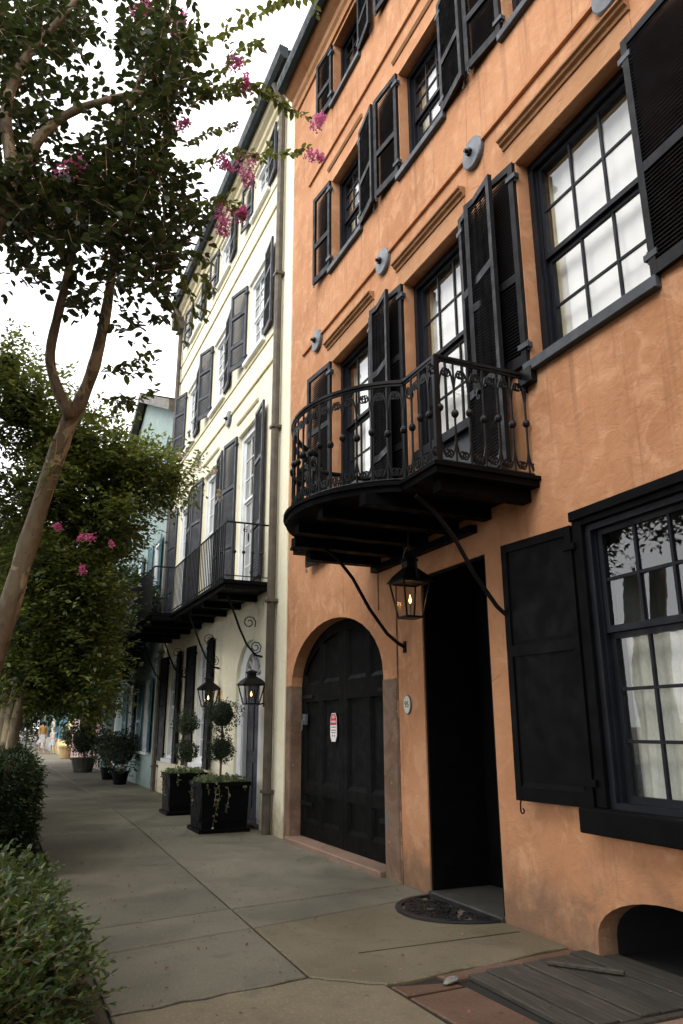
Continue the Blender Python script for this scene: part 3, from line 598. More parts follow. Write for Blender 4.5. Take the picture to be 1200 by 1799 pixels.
# carriage gate: two leaves, each with two columns and three rows of sunk panels
g = GATE; xc = .155; yc = (g['y0']+g['y1'])/2
def arch_z(y, inset=0.0):
    w = (g['y1']-g['y0'])/2-inset; k = max(0, 1-((y-yc)/w)**2); return g['zs']+(g['z1']-g['zs']-inset)*math.sqrt(k)
for a, b in ((g['y0']+.004, yc-.004), (yc+.004, g['y1']-.004)):
    n = 14; ysn = [a+(b-a)*i/n for i in range(n+1)]
    bk = MB(); bk.prism_x([(a, .06), (b, .06)]+[(y, arch_z(y, .004)) for y in ysn[::-1]], xc+.012, xc+.04); leaf = bk.obj('gate_leaf', M['gategreen'], oh)
    st = .10; cols_ = [(a, a+st), ((a+b)/2-st/2, (a+b)/2+st/2), (b-st, b)]; fr = MB()
    for c0, c1 in cols_:
        yy = [c0, (c0+c1)/2, c1]; fr.prism_x([(c0, .06), (c1, .06)]+[(y, arch_z(y, .006)) for y in yy[::-1]], xc-.018, xc+.012)
    for c0, c1 in ((cols_[0][1], cols_[1][0]), (cols_[1][1], cols_[2][0])):
        for z0, z1 in ((.06, .22), (.52, .64), (1.56, 1.76)): fr.box(xc-.017, xc+.012, c0, c1, z0, z1)
        ys2 = [c0+(c1-c0)*i/8 for i in range(9)]
        fr.prism_x([(y, arch_z(y, .006)-.12) for y in ys2]+[(y, arch_z(y, .006)) for y in ys2[::-1]], xc-.017, xc+.012)
        for z0, z1 in ((.22, .52), (.64, 1.56), (1.76, None)):
            sl = .045; p = MB()
            zt0, zt1 = ((z1, z1) if z1 else (arch_z(c0, .006)-.12, arch_z(c1, .006)-.12))
            if min(zt0, zt1)-z0 < .08: continue
            p.quad((xc-.016, c0, z0), (xc-.016, c1, z0), (xc+.011, c1-.02, z0+sl), (xc+.011, c0+.02, z0+sl))
            p.quad((xc-.016, c0, z0), (xc+.011, c0+.02, z0+sl), (xc+.011, c0+.02, zt0-.02), (xc-.016, c0, zt0)); p.quad((xc-.016, c1, z0), (xc-.016, c1, zt1), (xc+.011, c1-.02, zt1-.02), (xc+.011, c1-.02, z0+sl))
            p.obj('panel', M['gategreen'], leaf)
    fr.obj('gate_frame', M['gategreen'], leaf)
    hg = MB(); hy = b-.02 if b > yc+.5 else a+.02; sgn = -1 if b > yc+.5 else 1
    for zz in (.42, 1.62): hg.box(xc-.03, xc-.019, hy, hy+sgn*.36, zz-.02, zz+.02)
    hg.obj('strap_hinge', M['iron'], leaf)
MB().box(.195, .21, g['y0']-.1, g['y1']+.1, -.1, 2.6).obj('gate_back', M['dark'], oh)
MB().cbox(-.07, .19, g['y0']+.002, g['y1']-.002, -.02, .055, .012).obj('gate_sill', M['pinkstone'], oh)
lk = MB(); lk.box(.10, .135, 8.66, 8.74, 1.30, 1.42); lk.tube([(.10, 8.70, 1.36), (.08, 8.70, 1.34), (.08, 8.70, 1.24)], .008, 5); lk.obj('gate_latch', M['plate'], oh)
for y0, y1, z1 in ((6.13, 6.40, 1.69), (8.87, 9.03, 1.76)):
    q = MB(); q.cbox(-.012, .02, y0, y1, -.02, z1, .008); q.box(.0, .19, (y0 if y0 > 8 else y1)-.004, (y0 if y0 > 8 else y1)+.004, -.02, z1-.01); q.obj('stone_jamb', M['quoin'], oh)
MB().tube([(-.006, 6.10, .0), (-.006, 6.11, 1.4), (-.006, 6.10, 2.62)], .007, 5).obj('conduit', M['twig'], oh)
MB().tube([(-.006, 6.47, 2.35), (-.006, 6.47, 2.75)], .006, 5).obj('conduit', M['twig'], oh)
MB().box(-.003, .01, 7.30, 7.306, 2.45, 2.83).obj('crack_seam', M['ochre'], oh)
# ---------------------------------------------------------------- bowed balcony
FL, RAIL = 2.93, .79
bc = bpy.data.objects.new('balcony', None); col.objects.link(bc); bc.parent = oh
def plan(off=0.0, n=22):
    c, hw, R = 5.30, .85, .993; cx = -1.30+R; ang = math.asin(hw/R)
    pts = [(0.02, 3.99-off), (-.81-off, 3.99-off)]
    pts += [(-.81-off, 4.45-off*.5)]
    pts += [(cx-(R+off)*math.cos(-ang+2*ang*i/n), c+(R+off)*math.sin(-ang+2*ang*i/n)) for i in range(1, n)]
    pts += [(-.81-off, 6.15+off*.5), (-.81-off, 6.61+off), (.02, 6.61+off)]
    return pts
fl = MB()
for off, z0, z1 in ((.045, FL-.028, FL), (.022, FL-.072, FL-.029)): fl.prism_z(plan(off), z0, z1)
fl.obj('balcony_floor', M['black'], bc)
for y in (4.12, 4.6, 5.05, 5.55, 6.0, 6.46):
    x0 = -.74 if (y < 4.5 or y > 6.2) else -.80-.42*math.sqrt(max(0, 1-((y-5.3)/.9)**2)); MB().box(x0, .02, y-.05, y+.05, FL-.155, FL-.073).obj('joist', M['black'], bc)
MB().box(-.07, .0, 4.75, 6.50, FL-.215, FL-.156).obj('ledger', M['black'], bc)
pp = plan(-.025)
# arc-length resample
segs = [(np.array(a), np.array(b)) for a, b in zip(pp, pp[1:])]; tot = sum(np.linalg.norm(b-a) for a, b in segs)
def along(s):
    for a, b in segs:
        L = np.linalg.norm(b-a)
        if s <= L+1e-9: t = (b-a)/L; return a+t*s, math.atan2(t[1], t[0])
        s -= L
    return segs[-1][1], 0
rp = [(x, y, FL+RAIL) for x, y in pp]
rl = MB(); rl.tube(rp, .021, 6); rl.tube([(x, y, z-.022) for x, y, z in rp], .012, 4); rl.obj('top_rail', M['iron'], bc)
MB().tube([(x, y, FL+.03) for x, y in pp], .011, 5).obj('bottom_rail', M['iron'], bc)
def scroll(m, c, r, a0, turns, sgn, n=13, th=.0065):
    pts = []
    for i in range(n):
        t = i/(n-1); a = a0+sgn*turns*2*PI*t; q = r*(1-.72*t); pts.append((0+c[0]+q*math.cos(a), 0, c[1]+q*math.sin(a)))
    m.tube(pts, [th*(1-.25*i/n) for i in range(n)], 4)
def baluster(kind):
    m = MB(); H = RAIL-.03
    m.tube([(0, 0, .03), (0, 0, H)], .0085, 6); zk = .385 if kind else .41
    m.ball((0, 0, zk), (.027, .027, .031), 10, 6); m.tube([(0, 0, zk-.05), (0, 0, zk+.05)], [.009, .009], 6)
    for s in (-1, 1):
        # top: stem splits and curls outwards
        arc = [(s*.0, 0, H-.20), (s*.010, 0, H-.13), (s*.022, 0, H-.075), (s*.040, 0, H-.045)]
        m.tube(arc, [.0065, .0068, .0068, .0062], 4); scroll(m, (s*.046, H-.080), .034, PI/2, 1.2, -s, th=.0075)
        m.tube([(s*.0, 0, .20), (s*.010, 0, .14), (s*.024, 0, .085), (s*.040, 0, .060)], [.0065]*4, 4); scroll(m, (s*.044, .092), .031, -PI/2, 1.15, s, th=.0075)
    return m.mesh('baluster', M['iron'])
bms = [baluster(0), baluster(1)]
NB = 38
for i in range(NB):
    p, a = along(tot*(i+.5)/NB); o = link('baluster', bms[i % 2], bc, (p[0], p[1], FL), a, smooth=False)
for x, y in ((-.785, 4.015), (-.785, 6.585)): MB().box(x-.016, x+.016, y-.016, y+.016, FL-.02, FL+RAIL).obj('corner_post', M['iron'], bc)
MB().cbox(-.06, .0, 3.90, 4.05, FL+RAIL-.09, FL+RAIL+.03, .004).obj('rail_bracket', M['iron'], bc)
for y in (4.30, 5.96):
    m = MB(); m.tube([(-.005, y, 1.95), (-.07, y, 1.98), (-.18, y, 2.06), (-.35, y, 2.27), (-.51, y, 2.53), (-.66, y, 2.70), (-.80, y, 2.79)], .017, 6); m.box(-.012, .0, y-.025, y+.025, 1.90, 2.0); m.obj('bracket', M['iron'], bc)

# ================================================================= things on the orange house
def gas_lantern(name, label, loc, w, h, wall=False, group=None):
    t = thing(name, label, 'lantern', loc, group); b = w*.30; T = w*.5
    fr = MB()
    c4 = lambda q: [(-q, -q), (q, -q), (q, q), (-q, q)]
    for (xb, yb), (xt, yt) in zip(c4(b), c4(T)): fr.tube([(xb, yb, 0), (xt, yt, h*.55)], w*.035, 4)
    for q, z, r in ((b, 0, w*.04), (T, h*.55, w*.05)):
        p = c4(q)
        for i in range(4): fr.tube([(*p[i], z), (*p[(i+1) % 4], z)], r, 4)
    fr.prism_z(c4(b*.98), -h*.02, 0); fr.obj('frame', M['iron'], t)
    for (xa, ya), (xb, yb), (xc_, yc_), (xd, yd) in [(c4(b*.96)[i], c4(b*.96)[(i+1) % 4], c4(T*.96)[(i+1) % 4], c4(T*.96)[i]) for i in range(4)]:
        MB().quad((xa, ya, .005), (xb, yb, .005), (xc_, yc_, h*.54), (xd, yd, h*.54)).obj('pane', M['lglass'], t)
    rf = MB(); z0 = h*.56; rings = [(T*1.16, 0), (T*1.1, h*.02), (T*.86, h*.11), (T*.5, h*.20), (T*.36, h*.23), (T*.36, h*.33), (T*.48, h*.335), (T*.44, h*.37), (T*.1, h*.42)]
    for (q0, a0), (q1, a1) in zip(rings, rings[1:]):
        A = [(x, y, z0+a0) for x, y in c4(q0)]; B = [(x, y, z0+a1) for x, y in c4(q1)]
        for i in range(4): rf.quad(A[i], A[(i+1) % 4], B[(i+1) % 4], B[i])
    rf.prism_z(c4(T*1.15), z0-.004, z0); rf.obj('roof', M['iron'], t)
    MB().tube([(0, 0, 0), (0, 0, h*.22)], w*.03, 6).obj('burner', M['plate'], t)
    fl = MB(); fl.lathe([(.002, 0), (w*.045, h*.03), (w*.04, h*.06), (w*.015, h*.11), (.001, h*.14)], (0, 0, h*.22), 8); fl.obj('flame', M['flame'], t, smooth=True)
    l = bpy.data.lights.new('flame_light', 'POINT'); l.energy = .3; l.color = (1, .55, .22); l.shadow_soft_size = .02; lo = bpy.data.objects.new('flame_light', l); col.objects.link(lo); lo.parent = t; lo.location = (0, 0, h*.32)
    if wall:
        br = MB(); br.box(T*1.25, T*1.25+.02, -w*.13, w*.13, -h*.08, h*.62); br.tube([(T*1.25, 0, h*.02), (b, 0, -.01)], w*.035, 5); br.tube([(T*1.25, 0, h*.56), (T, 0, h*.56)], w*.035, 5); br.obj('bracket', M['iron'], t)
    else:
        y = MB(); y.tube([(0, -T*1.05, h*.55)]+[(0, -T*.95*math.cos(PI*i/12), h*.72+h*.42*math.sin(PI*i/12)) for i in range(13)]+[(0, T*1.05, h*.55)], w*.045, 5)
        for s in (-1, 1): y.tube([(0, s*T, h*.55), (0, s*T*1.3, h*.58), (0, s*T*1.42, h*.66)], w*.03, 4)
        y.tube([(0, 0, h*1.14), (0, 0, h*1.14+.12)], w*.04, 5); y.obj('yoke', M['iron'], t)
    return t
gas_lantern('hanging_lantern', 'black gas lantern with small flame hanging under the bowed balcony', (-.38, 5.17, 2.09), .235, .50)
def text_mesh(s, size, mat, parent, mtx, depth=.001, font_scale=(1, 1)):
    cu = bpy.data.curves.new('lettering', 'FONT'); cu.body = s; cu.size = size; cu.align_x = 'CENTER'; cu.align_y = 'CENTER'; cu.extrude = depth
    o = bpy.data.objects.new('lettering', cu); col.objects.link(o); dg = bpy.context.evaluated_depsgraph_get(); me = bpy.data.meshes.new_from_object(o.evaluated_get(dg)); bpy.data.objects.remove(o)
    me.transform(Matrix.Diagonal((font_scale[0], font_scale[1], 1, 1))); me.materials.clear(); me.materials.append(mat); me.transform(mtx); return link('lettering', me, parent)
WALLM = lambda x, y, z: Matrix(((0, 0, -1, x), (-1, 0, 0, y), (0, 1, 0, z), (0, 0, 0, 1)))     # text facing -x
np_ = thing('house_number_plaque', 'small white oval house number plaque reading 95 beside the doorway', 'plaque', (0, 5.93, 1.45))
def oval(rx, rz, x0, x1, n=24): return MB().prism_x([(rx*math.cos(2*PI*k/n), rz*math.sin(2*PI*k/n)) for k in range(n)], x0, x1)
oval(.062, .082, -.012, -.001).obj('rim', M['plate'], np_); oval(.055, .074, -.017, -.0125).obj('face', paint('enamel', (.62, .62, .52), .25, .1), np_)
text_mesh('95', .075, M['black'], np_, WALLM(-.0185, 0, 0))
sg = thing('parking_sign', 'octagonal red and white no parking sign on the dark carriage gate', 'sign', (.136, 7.88, 1.265))
def octo(w, h, c, x0, x1, mat, name):
    MB().prism_x([(-w+c, -h), (w-c, -h), (w, -h+c*1.7), (w, h-c*1.7), (w-c, h), (-w+c, h), (-w, h-c*1.7), (-w, -h+c*1.7)], x0, x1).obj(name, mat, sg)
MW = flat('sign_white', (.78, .76, .76), .4); MR = flat('sign_red', (.50, .02, .03), .4); MG = flat('sign_grey', (.22, .18, .20), .5)
octo(.088, .150, .036, -.003, -.0005, MW, 'plate')
MB().prism_x([(-.080, .025), (.080, .025), (.080, .088), (.047, .142), (-.047, .142), (-.080, .088)], -.0045, -.0032).obj('red_field', MR, sg)
text_mesh('NO', .05, MW, sg, WALLM(-.0055, 0, .108)); text_mesh('PARKING', .036, MW, sg, WALLM(-.0055, 0, .058))
tx = MB()
for k, (zz, ww) in enumerate(((.002, .062), (-.030, .066), (-.054, .058))):
    yy = -ww
    while yy < ww: l = random.uniform(.016, .03); tx.box(-.0042, -.0032, yy, min(ww, yy+l), zz-.006, zz+.006); yy += l+.006
for s in (-1, 1): tx.box(-.0042, -.0032, s*.028-.014, s*.028+.014, -.096, -.080)
tx.obj('small_print', MG, sg)
# door mat: half-round rubber mat of open scrollwork
mt = thing('door_mat', 'black half-round rubber mat with openwork pattern before the doorway', 'mat', (-.03, 5.14, .004))
def half(r, ry, n=26): return [(-r*math.sin(PI*i/n), -ry*math.cos(PI*i/n)) for i in range(n+1)]
rim = MB(); ho, hi = half(.50, .46), half(.455, .42)
ring = [(x, y) for x, y in ho]; n = len(ho)
vs = [(x, y, 0) for x, y in ho]+[(x, y, .014) for x, y in ho]+[(min(x, -.03), y, .014) for x, y in hi]+[(min(x, -.03), y, 0) for x, y in hi]
rim.add(vs, [(i+a*n, i+1+a*n, i+1+((a+1) % 4)*n, i+((a+1) % 4)*n) for a in range(4) for i in range(n-1)]+[(0, n, 2*n, 3*n), (n-1, 4*n-1, 3*n-1, 2*n-1)])
rim.box(-.04, .0, -.455, .455, 0, .0135); rim.obj('rim', M['rubber'], mt)
for i in range(100):
    for _ in range(40):
        x, y = -random.uniform(.06, .42), random.uniform(-.38, .38)
        if (x/.44)**2+(y/.40)**2 < 1: break
    m = MB(); r = random.uniform(.022, .05); a0 = random.uniform(0, 6.28); k = random.choice((-1, 1))
    m.tube([(x+r*(1-.6*t/9)*math.cos(a0+k*t*.62), y+r*(1-.6*t/9)*math.sin(a0+k*t*.62), .007) for t in range(10)], .0075, 4); m.obj('scroll', M['rubber'], mt)

# ================================================================= CREAM HOUSE
ch_ = thing('row_house', 'cream stucco row house with white sashes, grey shutters and long iron balcony', 'house')
CS = (M['bluegrey'], M['bluegrey'])
CY = [(10.30, 11.22), (12.68, 13.60), (15.08, 16.0)]
C2 = [(10.62, 11.66), (12.98, 14.02), (15.30, 16.34)]
CG = [(13.04, 13.92), (15.50, 16.38)]
cops = [dict(y0=a, y1=b, z0=10.08, z1=11.02, d=.16) for a, b in CY]+[dict(y0=a+.05, y1=b+.12, z0=7.28, z1=8.80, d=.16) for a, b in CY]+[dict(y0=a, y1=b, z0=3.30, z1=6.04, d=.18) for a, b in C2]
cops += [dict(y0=a, y1=b, z0=.68, z1=2.72, d=.16) for a, b in CG]
CD = dict(y0=10.02, y1=11.28, z0=-.02, zs=1.98, z1=2.50, d=.22); cops.append(CD)
wm = facade(9.055, 17.15, -.1, 11.5, cops, .16, .004); shell(wm, 9.056, 17.15, 11.5, .004, 9); make_wall_mesh(wm, 'wall', M['cream'], ch_)
MB().cbox(-.02, .0035, 9.058, 9.28, -.02, 11.05, .004).obj('pilaster', M['cream'], ch_)
MB().prism_y([(.003, 11.07), (-.03, 11.08), (-.04, 11.18), (-.08, 11.22), (-.085, 11.32), (-.15, 11.37), (-.19, 11.46), (.003, 11.5)], 9.06, 17.15).obj('cornice', M['creamtrim'], ch_)
MB().prism_y([(-.18, 11.45), (-.25, 11.44), (-.31, 11.50), (-.33, 11.62), (-.33, 11.68), (-.31, 11.68), (-.18, 11.66)], 8.95, 17.2).obj('gutter', M['gutter'], ch_)
rf = MB(); rf.quad((-.2, 9.0, 11.66), (-.2, 17.2, 11.66), (4.5, 17.2, 13.4), (4.5, 9.0, 13.4)); rf.quad((4.5, 9.0, 13.4), (4.5, 17.2, 13.4), (9, 17.2, 11.5), (9, 9, 11.5)); rf.obj('roof', M['roof'], ch_)
for z in (9.43, 6.66): MB().prism_y([(.003, z-.02), (-.022, z-.02), (-.026, z+.012), (.003, z+.03)], 9.66, 17.1).obj('string_course', M['creamtrim'], ch_)
for z in (9.86, 7.12): MB().prism_y([(.003, z-.012), (-.016, z-.012), (-.016, z+.012), (.003, z+.02)], 9.75, 17.1).obj('sill_course', M['creamtrim'], ch_)
for y in (12.28, 14.57): anchor(ch_, y, 6.62)
for i, (a, b) in enumerate(CY):
    window(ch_, a, b, 10.08, 11.02, 3, 2, 2, M['white'], .14, inside='dark', singles=False, sill=(.06, .05, .06, M['white']), fw=.07)
    window(ch_, a+.05, b+.12, 7.28, 8.80, 3, 3, 3, M['white'], .14, inside='dark', singles=False, sill=(.06, .05, .07, M['white']), fw=.07)
    for s, hy, an in ((1, b+.01, .14), (-1, a-.01, .10)): shutter(ch_, hy, s, 10.09, 11.03, .47, an, CS, 2, .05)
    for s, hy, an in ((1, b+.13, .30), (-1, a+.04, .10)): shutter(ch_, hy, s, 7.29, 8.81, .50, an, CS, 3, .05)
for i, (a, b) in enumerate(C2):
    window(ch_, a, b, 3.30, 6.04, 3, 3, 4, M['white'], .16, inside='dark', singles=False, fw=.09); lintel(ch_, a-.06, b+.06, 6.30, M['creamtrim'], big=False)
    for s, hy, an in ((1, b+.01, .12), (-1, a-.01, .10)): shutter(ch_, hy, s, 3.36, 6.06, .56, an, CS, 3, .045)
for i, (a, b) in enumerate(CG):
    window(ch_, a, b, .68, 2.72, 3, 3, 3, M['white'], .13, inside='dark', singles=False, sill=(.06, .05, .07, M['white']), fw=.09)
    for s, hy, an in ((1, b+.01, .12), (-1, a-.01, .10)): shutter(ch_, hy, s, .62, 2.74, .46, an, (M['shutter'], M['shutter']), 2, louv=False, rails=[.5])
# arched doorway with white surround and fanlight
dc = (CD['y0']+CD['y1'])/2
ds = MB(); A = arch_pts(CD, 20); inn = [(dc+(y-dc)*.60, CD['zs']+(z-CD['zs'])*.66) for y, z in A]
for (p, q), (r_, s_) in zip(zip(A, A[1:]), zip(inn, inn[1:])): ds.prism_x([p, q, s_, r_], .06, .12)
for y0, y1 in ((CD['y0'], inn[0][0]), (inn[-1][0], CD['y1'])): ds.cbox(.05, .12, y0, y1, .0, CD['zs'], .004); ds.cbox(.035, .05, y0+.02, y1-.02, .12, 1.7, .003); ds.cbox(.03, .12, y0-.002, y1+.002, CD['zs']-.07, CD['zs'], .004)
ds.box(.06, .12, inn[0][0], inn[-1][0], CD['zs']-.05, CD['zs']+.0); ds.obj('door_surround', M['white'], ch_)
fn = MB(); fo = (dc, CD['zs'])
for k in range(1, 8):
    an = PI*k/8; fn.tube([(.10, dc+.06*math.cos(an), fo[1]+.06*math.sin(an)), (.10, dc+.37*math.cos(an), fo[1]+.335*math.sin(an))], .017, 4)
fn.tube([(.10, dc+.10*math.cos(PI*k/10), fo[1]+.10*math.sin(PI*k/10)) for k in range(11)], .014, 4); fn.obj('fanlight_bars', M['white'], ch_)
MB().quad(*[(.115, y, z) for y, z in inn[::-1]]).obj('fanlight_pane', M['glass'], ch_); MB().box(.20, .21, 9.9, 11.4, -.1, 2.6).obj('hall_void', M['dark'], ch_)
cdr = MB().box(.12, .16, inn[0][0], inn[-1][0], .05, CD['zs']-.05).obj('door', M['navy'], ch_)
for yy in (dc-.31, dc+.05):
    for z0, z1 in ((.2, .8), (.95, 1.8)): MB().cbox(.108, .1195, yy, yy+.26, z0, z1, .004).obj('panel', M['navy'], cdr)
MB().ball((.09, dc-.33, 1.0), .025, 8, 6).obj('door_knob', M['plate'], cdr)
MB().cbox(-.05, .2, CD['y0'], CD['y1'], -.02, .045, .006).obj('door_step', M['step'], ch_)
for y, z1 in ((9.50, 11.42), (17.02, 11.42)):
    m = MB(); m.tube([(-.075, y, 0), (-.075, y, z1-.35), (-.12, y, z1-.2), (-.22, y, z1+.02)], .055, 8)
    for zz in (.5, 2.9, 5.4, 7.9): m.box(-.14, .0, y-.07, y+.07, zz-.02, zz+.02)
    if y > 12: m.cbox(-.3, -.02, y-.13, y+.13, z1-.55, z1-.22, .02)
    m.obj('downpipe', M['pipe'], ch_, smooth=False)
# long balcony
cb = bpy.data.objects.new('balcony', None); col.objects.link(cb); cb.parent = ch_; CF = 3.22
PL = [(.0, 9.86), (-.64, 9.86), (-.64, 13.3), (-1.0, 13.3), (-1.0, 16.7), (.0, 16.7)]
fl = MB(); fl.prism_z([(x, y) for x, y in PL], CF-.05, CF); fl.prism_z([(x*.96, 9.88 if y < 10 else (16.68 if y > 16 else y+.01)) for x, y in PL], CF-.12, CF-.051); fl.obj('balcony_floor', M['black'], cb)
for y in (10.4, 11.2, 12, 12.8, 13.7, 14.6, 15.5, 16.3): MB().box(-.58 if y < 13 else -.9, .0, y-.05, y+.05, CF-.2, CF-.121).obj('joist', M['black'], cb)
PR = [(0, 9.89), (-.61, 9.89), (-.61, 13.33), (-.97, 13.33), (-.97, 16.67), (0, 16.67)]
MB().tube([(x, y, CF+.82) for x, y in PR], .014, 5).obj('top_rail', M['iron'], cb); MB().tube([(x, y, CF+.06) for x, y in PR], .010, 4).obj('bottom_rail', M['iron'], cb)
bm0 = MB().tube([(0, 0, 0), (0, 0, .82)], .0085, 5); bm0 = bm0.mesh('baluster', M['iron']); bm1 = MB().tube([(0, 0, 0), (0, 0, .82)], .0085, 5).ball((0, 0, .40), .026, 8, 6).mesh('baluster', M['iron'])
y = 9.99
while y < 13.3: link('baluster', bm0, cb, (-.61, y, CF)); y += .105
y = 13.42
while y < 16.6: link('baluster', bm0, cb, (-.97, y, CF)); y += .115
for x in (-.10, -.23, -.36, -.49): link('baluster', bm1, cb, (x, 9.89, CF))
link('baluster', bm0, cb, (-.73, 13.33, CF)); link('baluster', bm0, cb, (-.85, 13.33, CF))
so = MB()
for s in (-1, 1): scroll(so, (s*.045-.3, .72), .035, PI/2, 1.2, -s, th=.007)
so.ball((-.3, 0, .62), (.012, .012, .07), 6, 5); o = so.obj('scroll', M['iron'], cb, (0, 9.885, CF))
for y in (9.98, 12.2, 14.6, 16.5):
    m = MB(); m.tube([(-.02, y, 2.20), (-.12, y, 2.22), (-.25, y, 2.36), (-.36, y, 2.58), (-.45, y, 2.80), (-.55, y, 3.02)], .016, 5)
    def sc2(c, r, a0, tn, sg_, n=12): m.tube([(c[0]+r*(1-.75*i/n)*math.cos(a0+sg_*tn*2*PI*i/n), y, c[1]+r*(1-.75*i/n)*math.sin(a0+sg_*tn*2*PI*i/n)) for i in range(n+1)], .009, 4)
    sc2((-.12, 2.33), .09, -PI/2, 1.6, 1); sc2((-.22, 2.66), .10, -PI*.2, 1.5, 1); m.obj('bracket', M['iron'], cb)
gas_lantern('wall_lantern', 'black gas wall lantern nearest the downpipe, right of the cream doorway', (-.20, 9.86, 1.57), .28, .45, True, 'gas lanterns beside the cream doorway')
gas_lantern('wall_lantern', 'black gas wall lantern left of the cream doorway, behind the topiaries', (-.18, 12.22, 1.60), .28, .48, True, 'gas lanterns beside the cream doorway')
# ---------------------------------------------------------------- planters, topiary, ivy
def leaf_ball(L, c, r, n, size, flatz=1.0, shell=.55):
    ph = RNG.uniform(0, 6, 6); kk = RNG.uniform(2.2, 5, 6)
    for i in range(n):
        q = rnd_dir(); lump = 1+.12*math.sin(q[0]*kk[0]+ph[0])+.12*math.sin(q[1]*kk[1]+ph[1])+.10*math.sin(q[2]*kk[2]+ph[2])+.07*math.sin(q[0]*9+q[2]*8+ph[3]); rr = r*RNG.uniform(shell, 1.04)*lump
        if i % 26 == 0: rr *= RNG.uniform(1.08, 1.25)
        p = np.array(c)+q*np.array([1, 1, flatz])*rr
        L.put(p, q+rnd_dir()*.9, q+rnd_dir()*.8, size*RNG.uniform(.7, 1.3))
def planter(x0, y0, w, h, lab, big):
    t = thing('planter_box', lab, 'planter', (x0+w/2, y0+w/2, 0), 'black square planters by the cream doorway'); a = w/2; b = a*.94
    m = MB(); vs = [(-b, -b, .05), (b, -b, .05), (b, b, .05), (-b, b, .05), (-a, -a, h-.05), (a, -a, h-.05), (a, a, h-.05), (-a, a, h-.05)]
    m.add(vs, [(0, 3, 2, 1), (0, 1, 5, 4), (1, 2, 6, 5), (2, 3, 7, 6), (3, 0, 4, 7), (4, 5, 6, 7)]); m.obj('box', M['black'], t)
    MB().cbox(-a-.02, a+.02, -a-.02, a+.02, 0, .05, .006).obj('foot', M['black'], t)
    r = MB(); k = a+.018
    for q in ((-k, k, -k, -k+.05), (-k, k, k-.05, k), (-k, -k+.05, -k+.05, k-.05), (k-.05, k, -k+.05, k-.05)): r.box(*q, h-.05, h)
    r.obj('rim', M['black'], t)
    pn = MB(); pn.cbox(-a*.78, a*.78, -a*.985, -a*.95, .13, h-.12, .004); pn.obj('panel', M['black'], t); MB().cbox(-a*.985, -a*.95, -a*.78, a*.78, .13, h-.12, .004).obj('panel', M['black'], t)
    MB().box(-a+.04, a-.04, -a+.04, a-.04, h-.06, h-.03).obj('soil', M['earth'], t)
    return t
def topiary(x, y, base, balls, lab):
    t = thing('topiary', lab, 'topiary', (x, y, base), 'double-ball topiaries'); top = balls[-1][0]
    MB().tube([(0, 0, -.03), (.01, 0, top*.5), (0, .008, top)], .016, 6).obj('stem', M['twig'], t)
    for z, r in balls:
        L = Leaves(); leaf_ball(L, (0, 0, z), r, 1300, .026, .9, .75); o = L.build('foliage_ball', M['leafDark'], t); MB().ball((0, 0, z), r*.70, 12, 8, .06).obj('dark_core', M['core'], o)
def ivy(x, y, z, w, trails, lab):
    t = thing('ivy', lab, 'ivy', (x, y, z), 'ivy in the black planters'); L = Leaves(); a = w/2
    for _ in range(520): p = np.array([RNG.uniform(-a, a), RNG.uniform(-a, a), RNG.uniform(.0, .07)]); L.put(p, rnd_dir(.2), np.array([0, 0, 1])+rnd_dir()*.7, RNG.uniform(.03, .05))
    for side_, pos, ln in trails:
        for k in range(int(ln*42)):
            q = ln*RNG.random(); wv = .035*math.sin(q*9)
            p = np.array([pos+wv, -a-.035-RNG.random()*.03, .03-q]) if side_ == 'f' else np.array([-a-.035-RNG.random()*.03, pos+wv, .03-q]) if side_ == 'l' else np.array([a+.03+RNG.random()*.03, pos+wv, .03-q])
            L.put(p+rnd_dir()*.022, rnd_dir()+np.array([0, 0, -.6]), rnd_dir()+(np.array([0, -1., 0]) if side_ == 'f' else np.array([-1., 0, 0])), RNG.uniform(.025, .045))
        MB().tube([((pos+.035*math.sin(q*9)) if side_ == 'f' else (-a-.03 if side_ == 'l' else a+.03), (-a-.03) if side_ == 'f' else pos+.035*math.sin(q*9), .03-q) for q in np.linspace(0, ln, 8)], .004, 4).obj('vine', M['twig'], t)
    L.build('leaves', M['leafIvy'], t, asp=.8)
planter(-.80, 9.88, .62, .60, 'larger black square planter nearest the camera by the cream doorway', 1); topiary(-.49, 10.19, .58, [(.42, .175), (.86, .215)], 'taller double-ball topiary in the nearer black planter')
ivy(-.49, 10.19, .585, .58, [('f', -.12, .55), ('f', .0, .36), ('f', -.17, .30), ('l', .1, .3), ('r', -.2, .5), ('f', .22, .12), ('f', -.26, .16)], 'variegated ivy trailing over the front of the nearer black planter')
planter(-.74, 12.12, .58, .60, 'black square planter behind the nearer one, left of cream doorway', 0); topiary(-.45, 12.41, .58, [(.34, .17), (.76, .20)], 'shorter double-ball topiary in the farther black planter')
ivy(-.45, 12.41, .585, .54, [('l', .0, .35), ('l', .18, .22), ('f', -.2, .2)], 'ivy filling the top of the farther black planter')

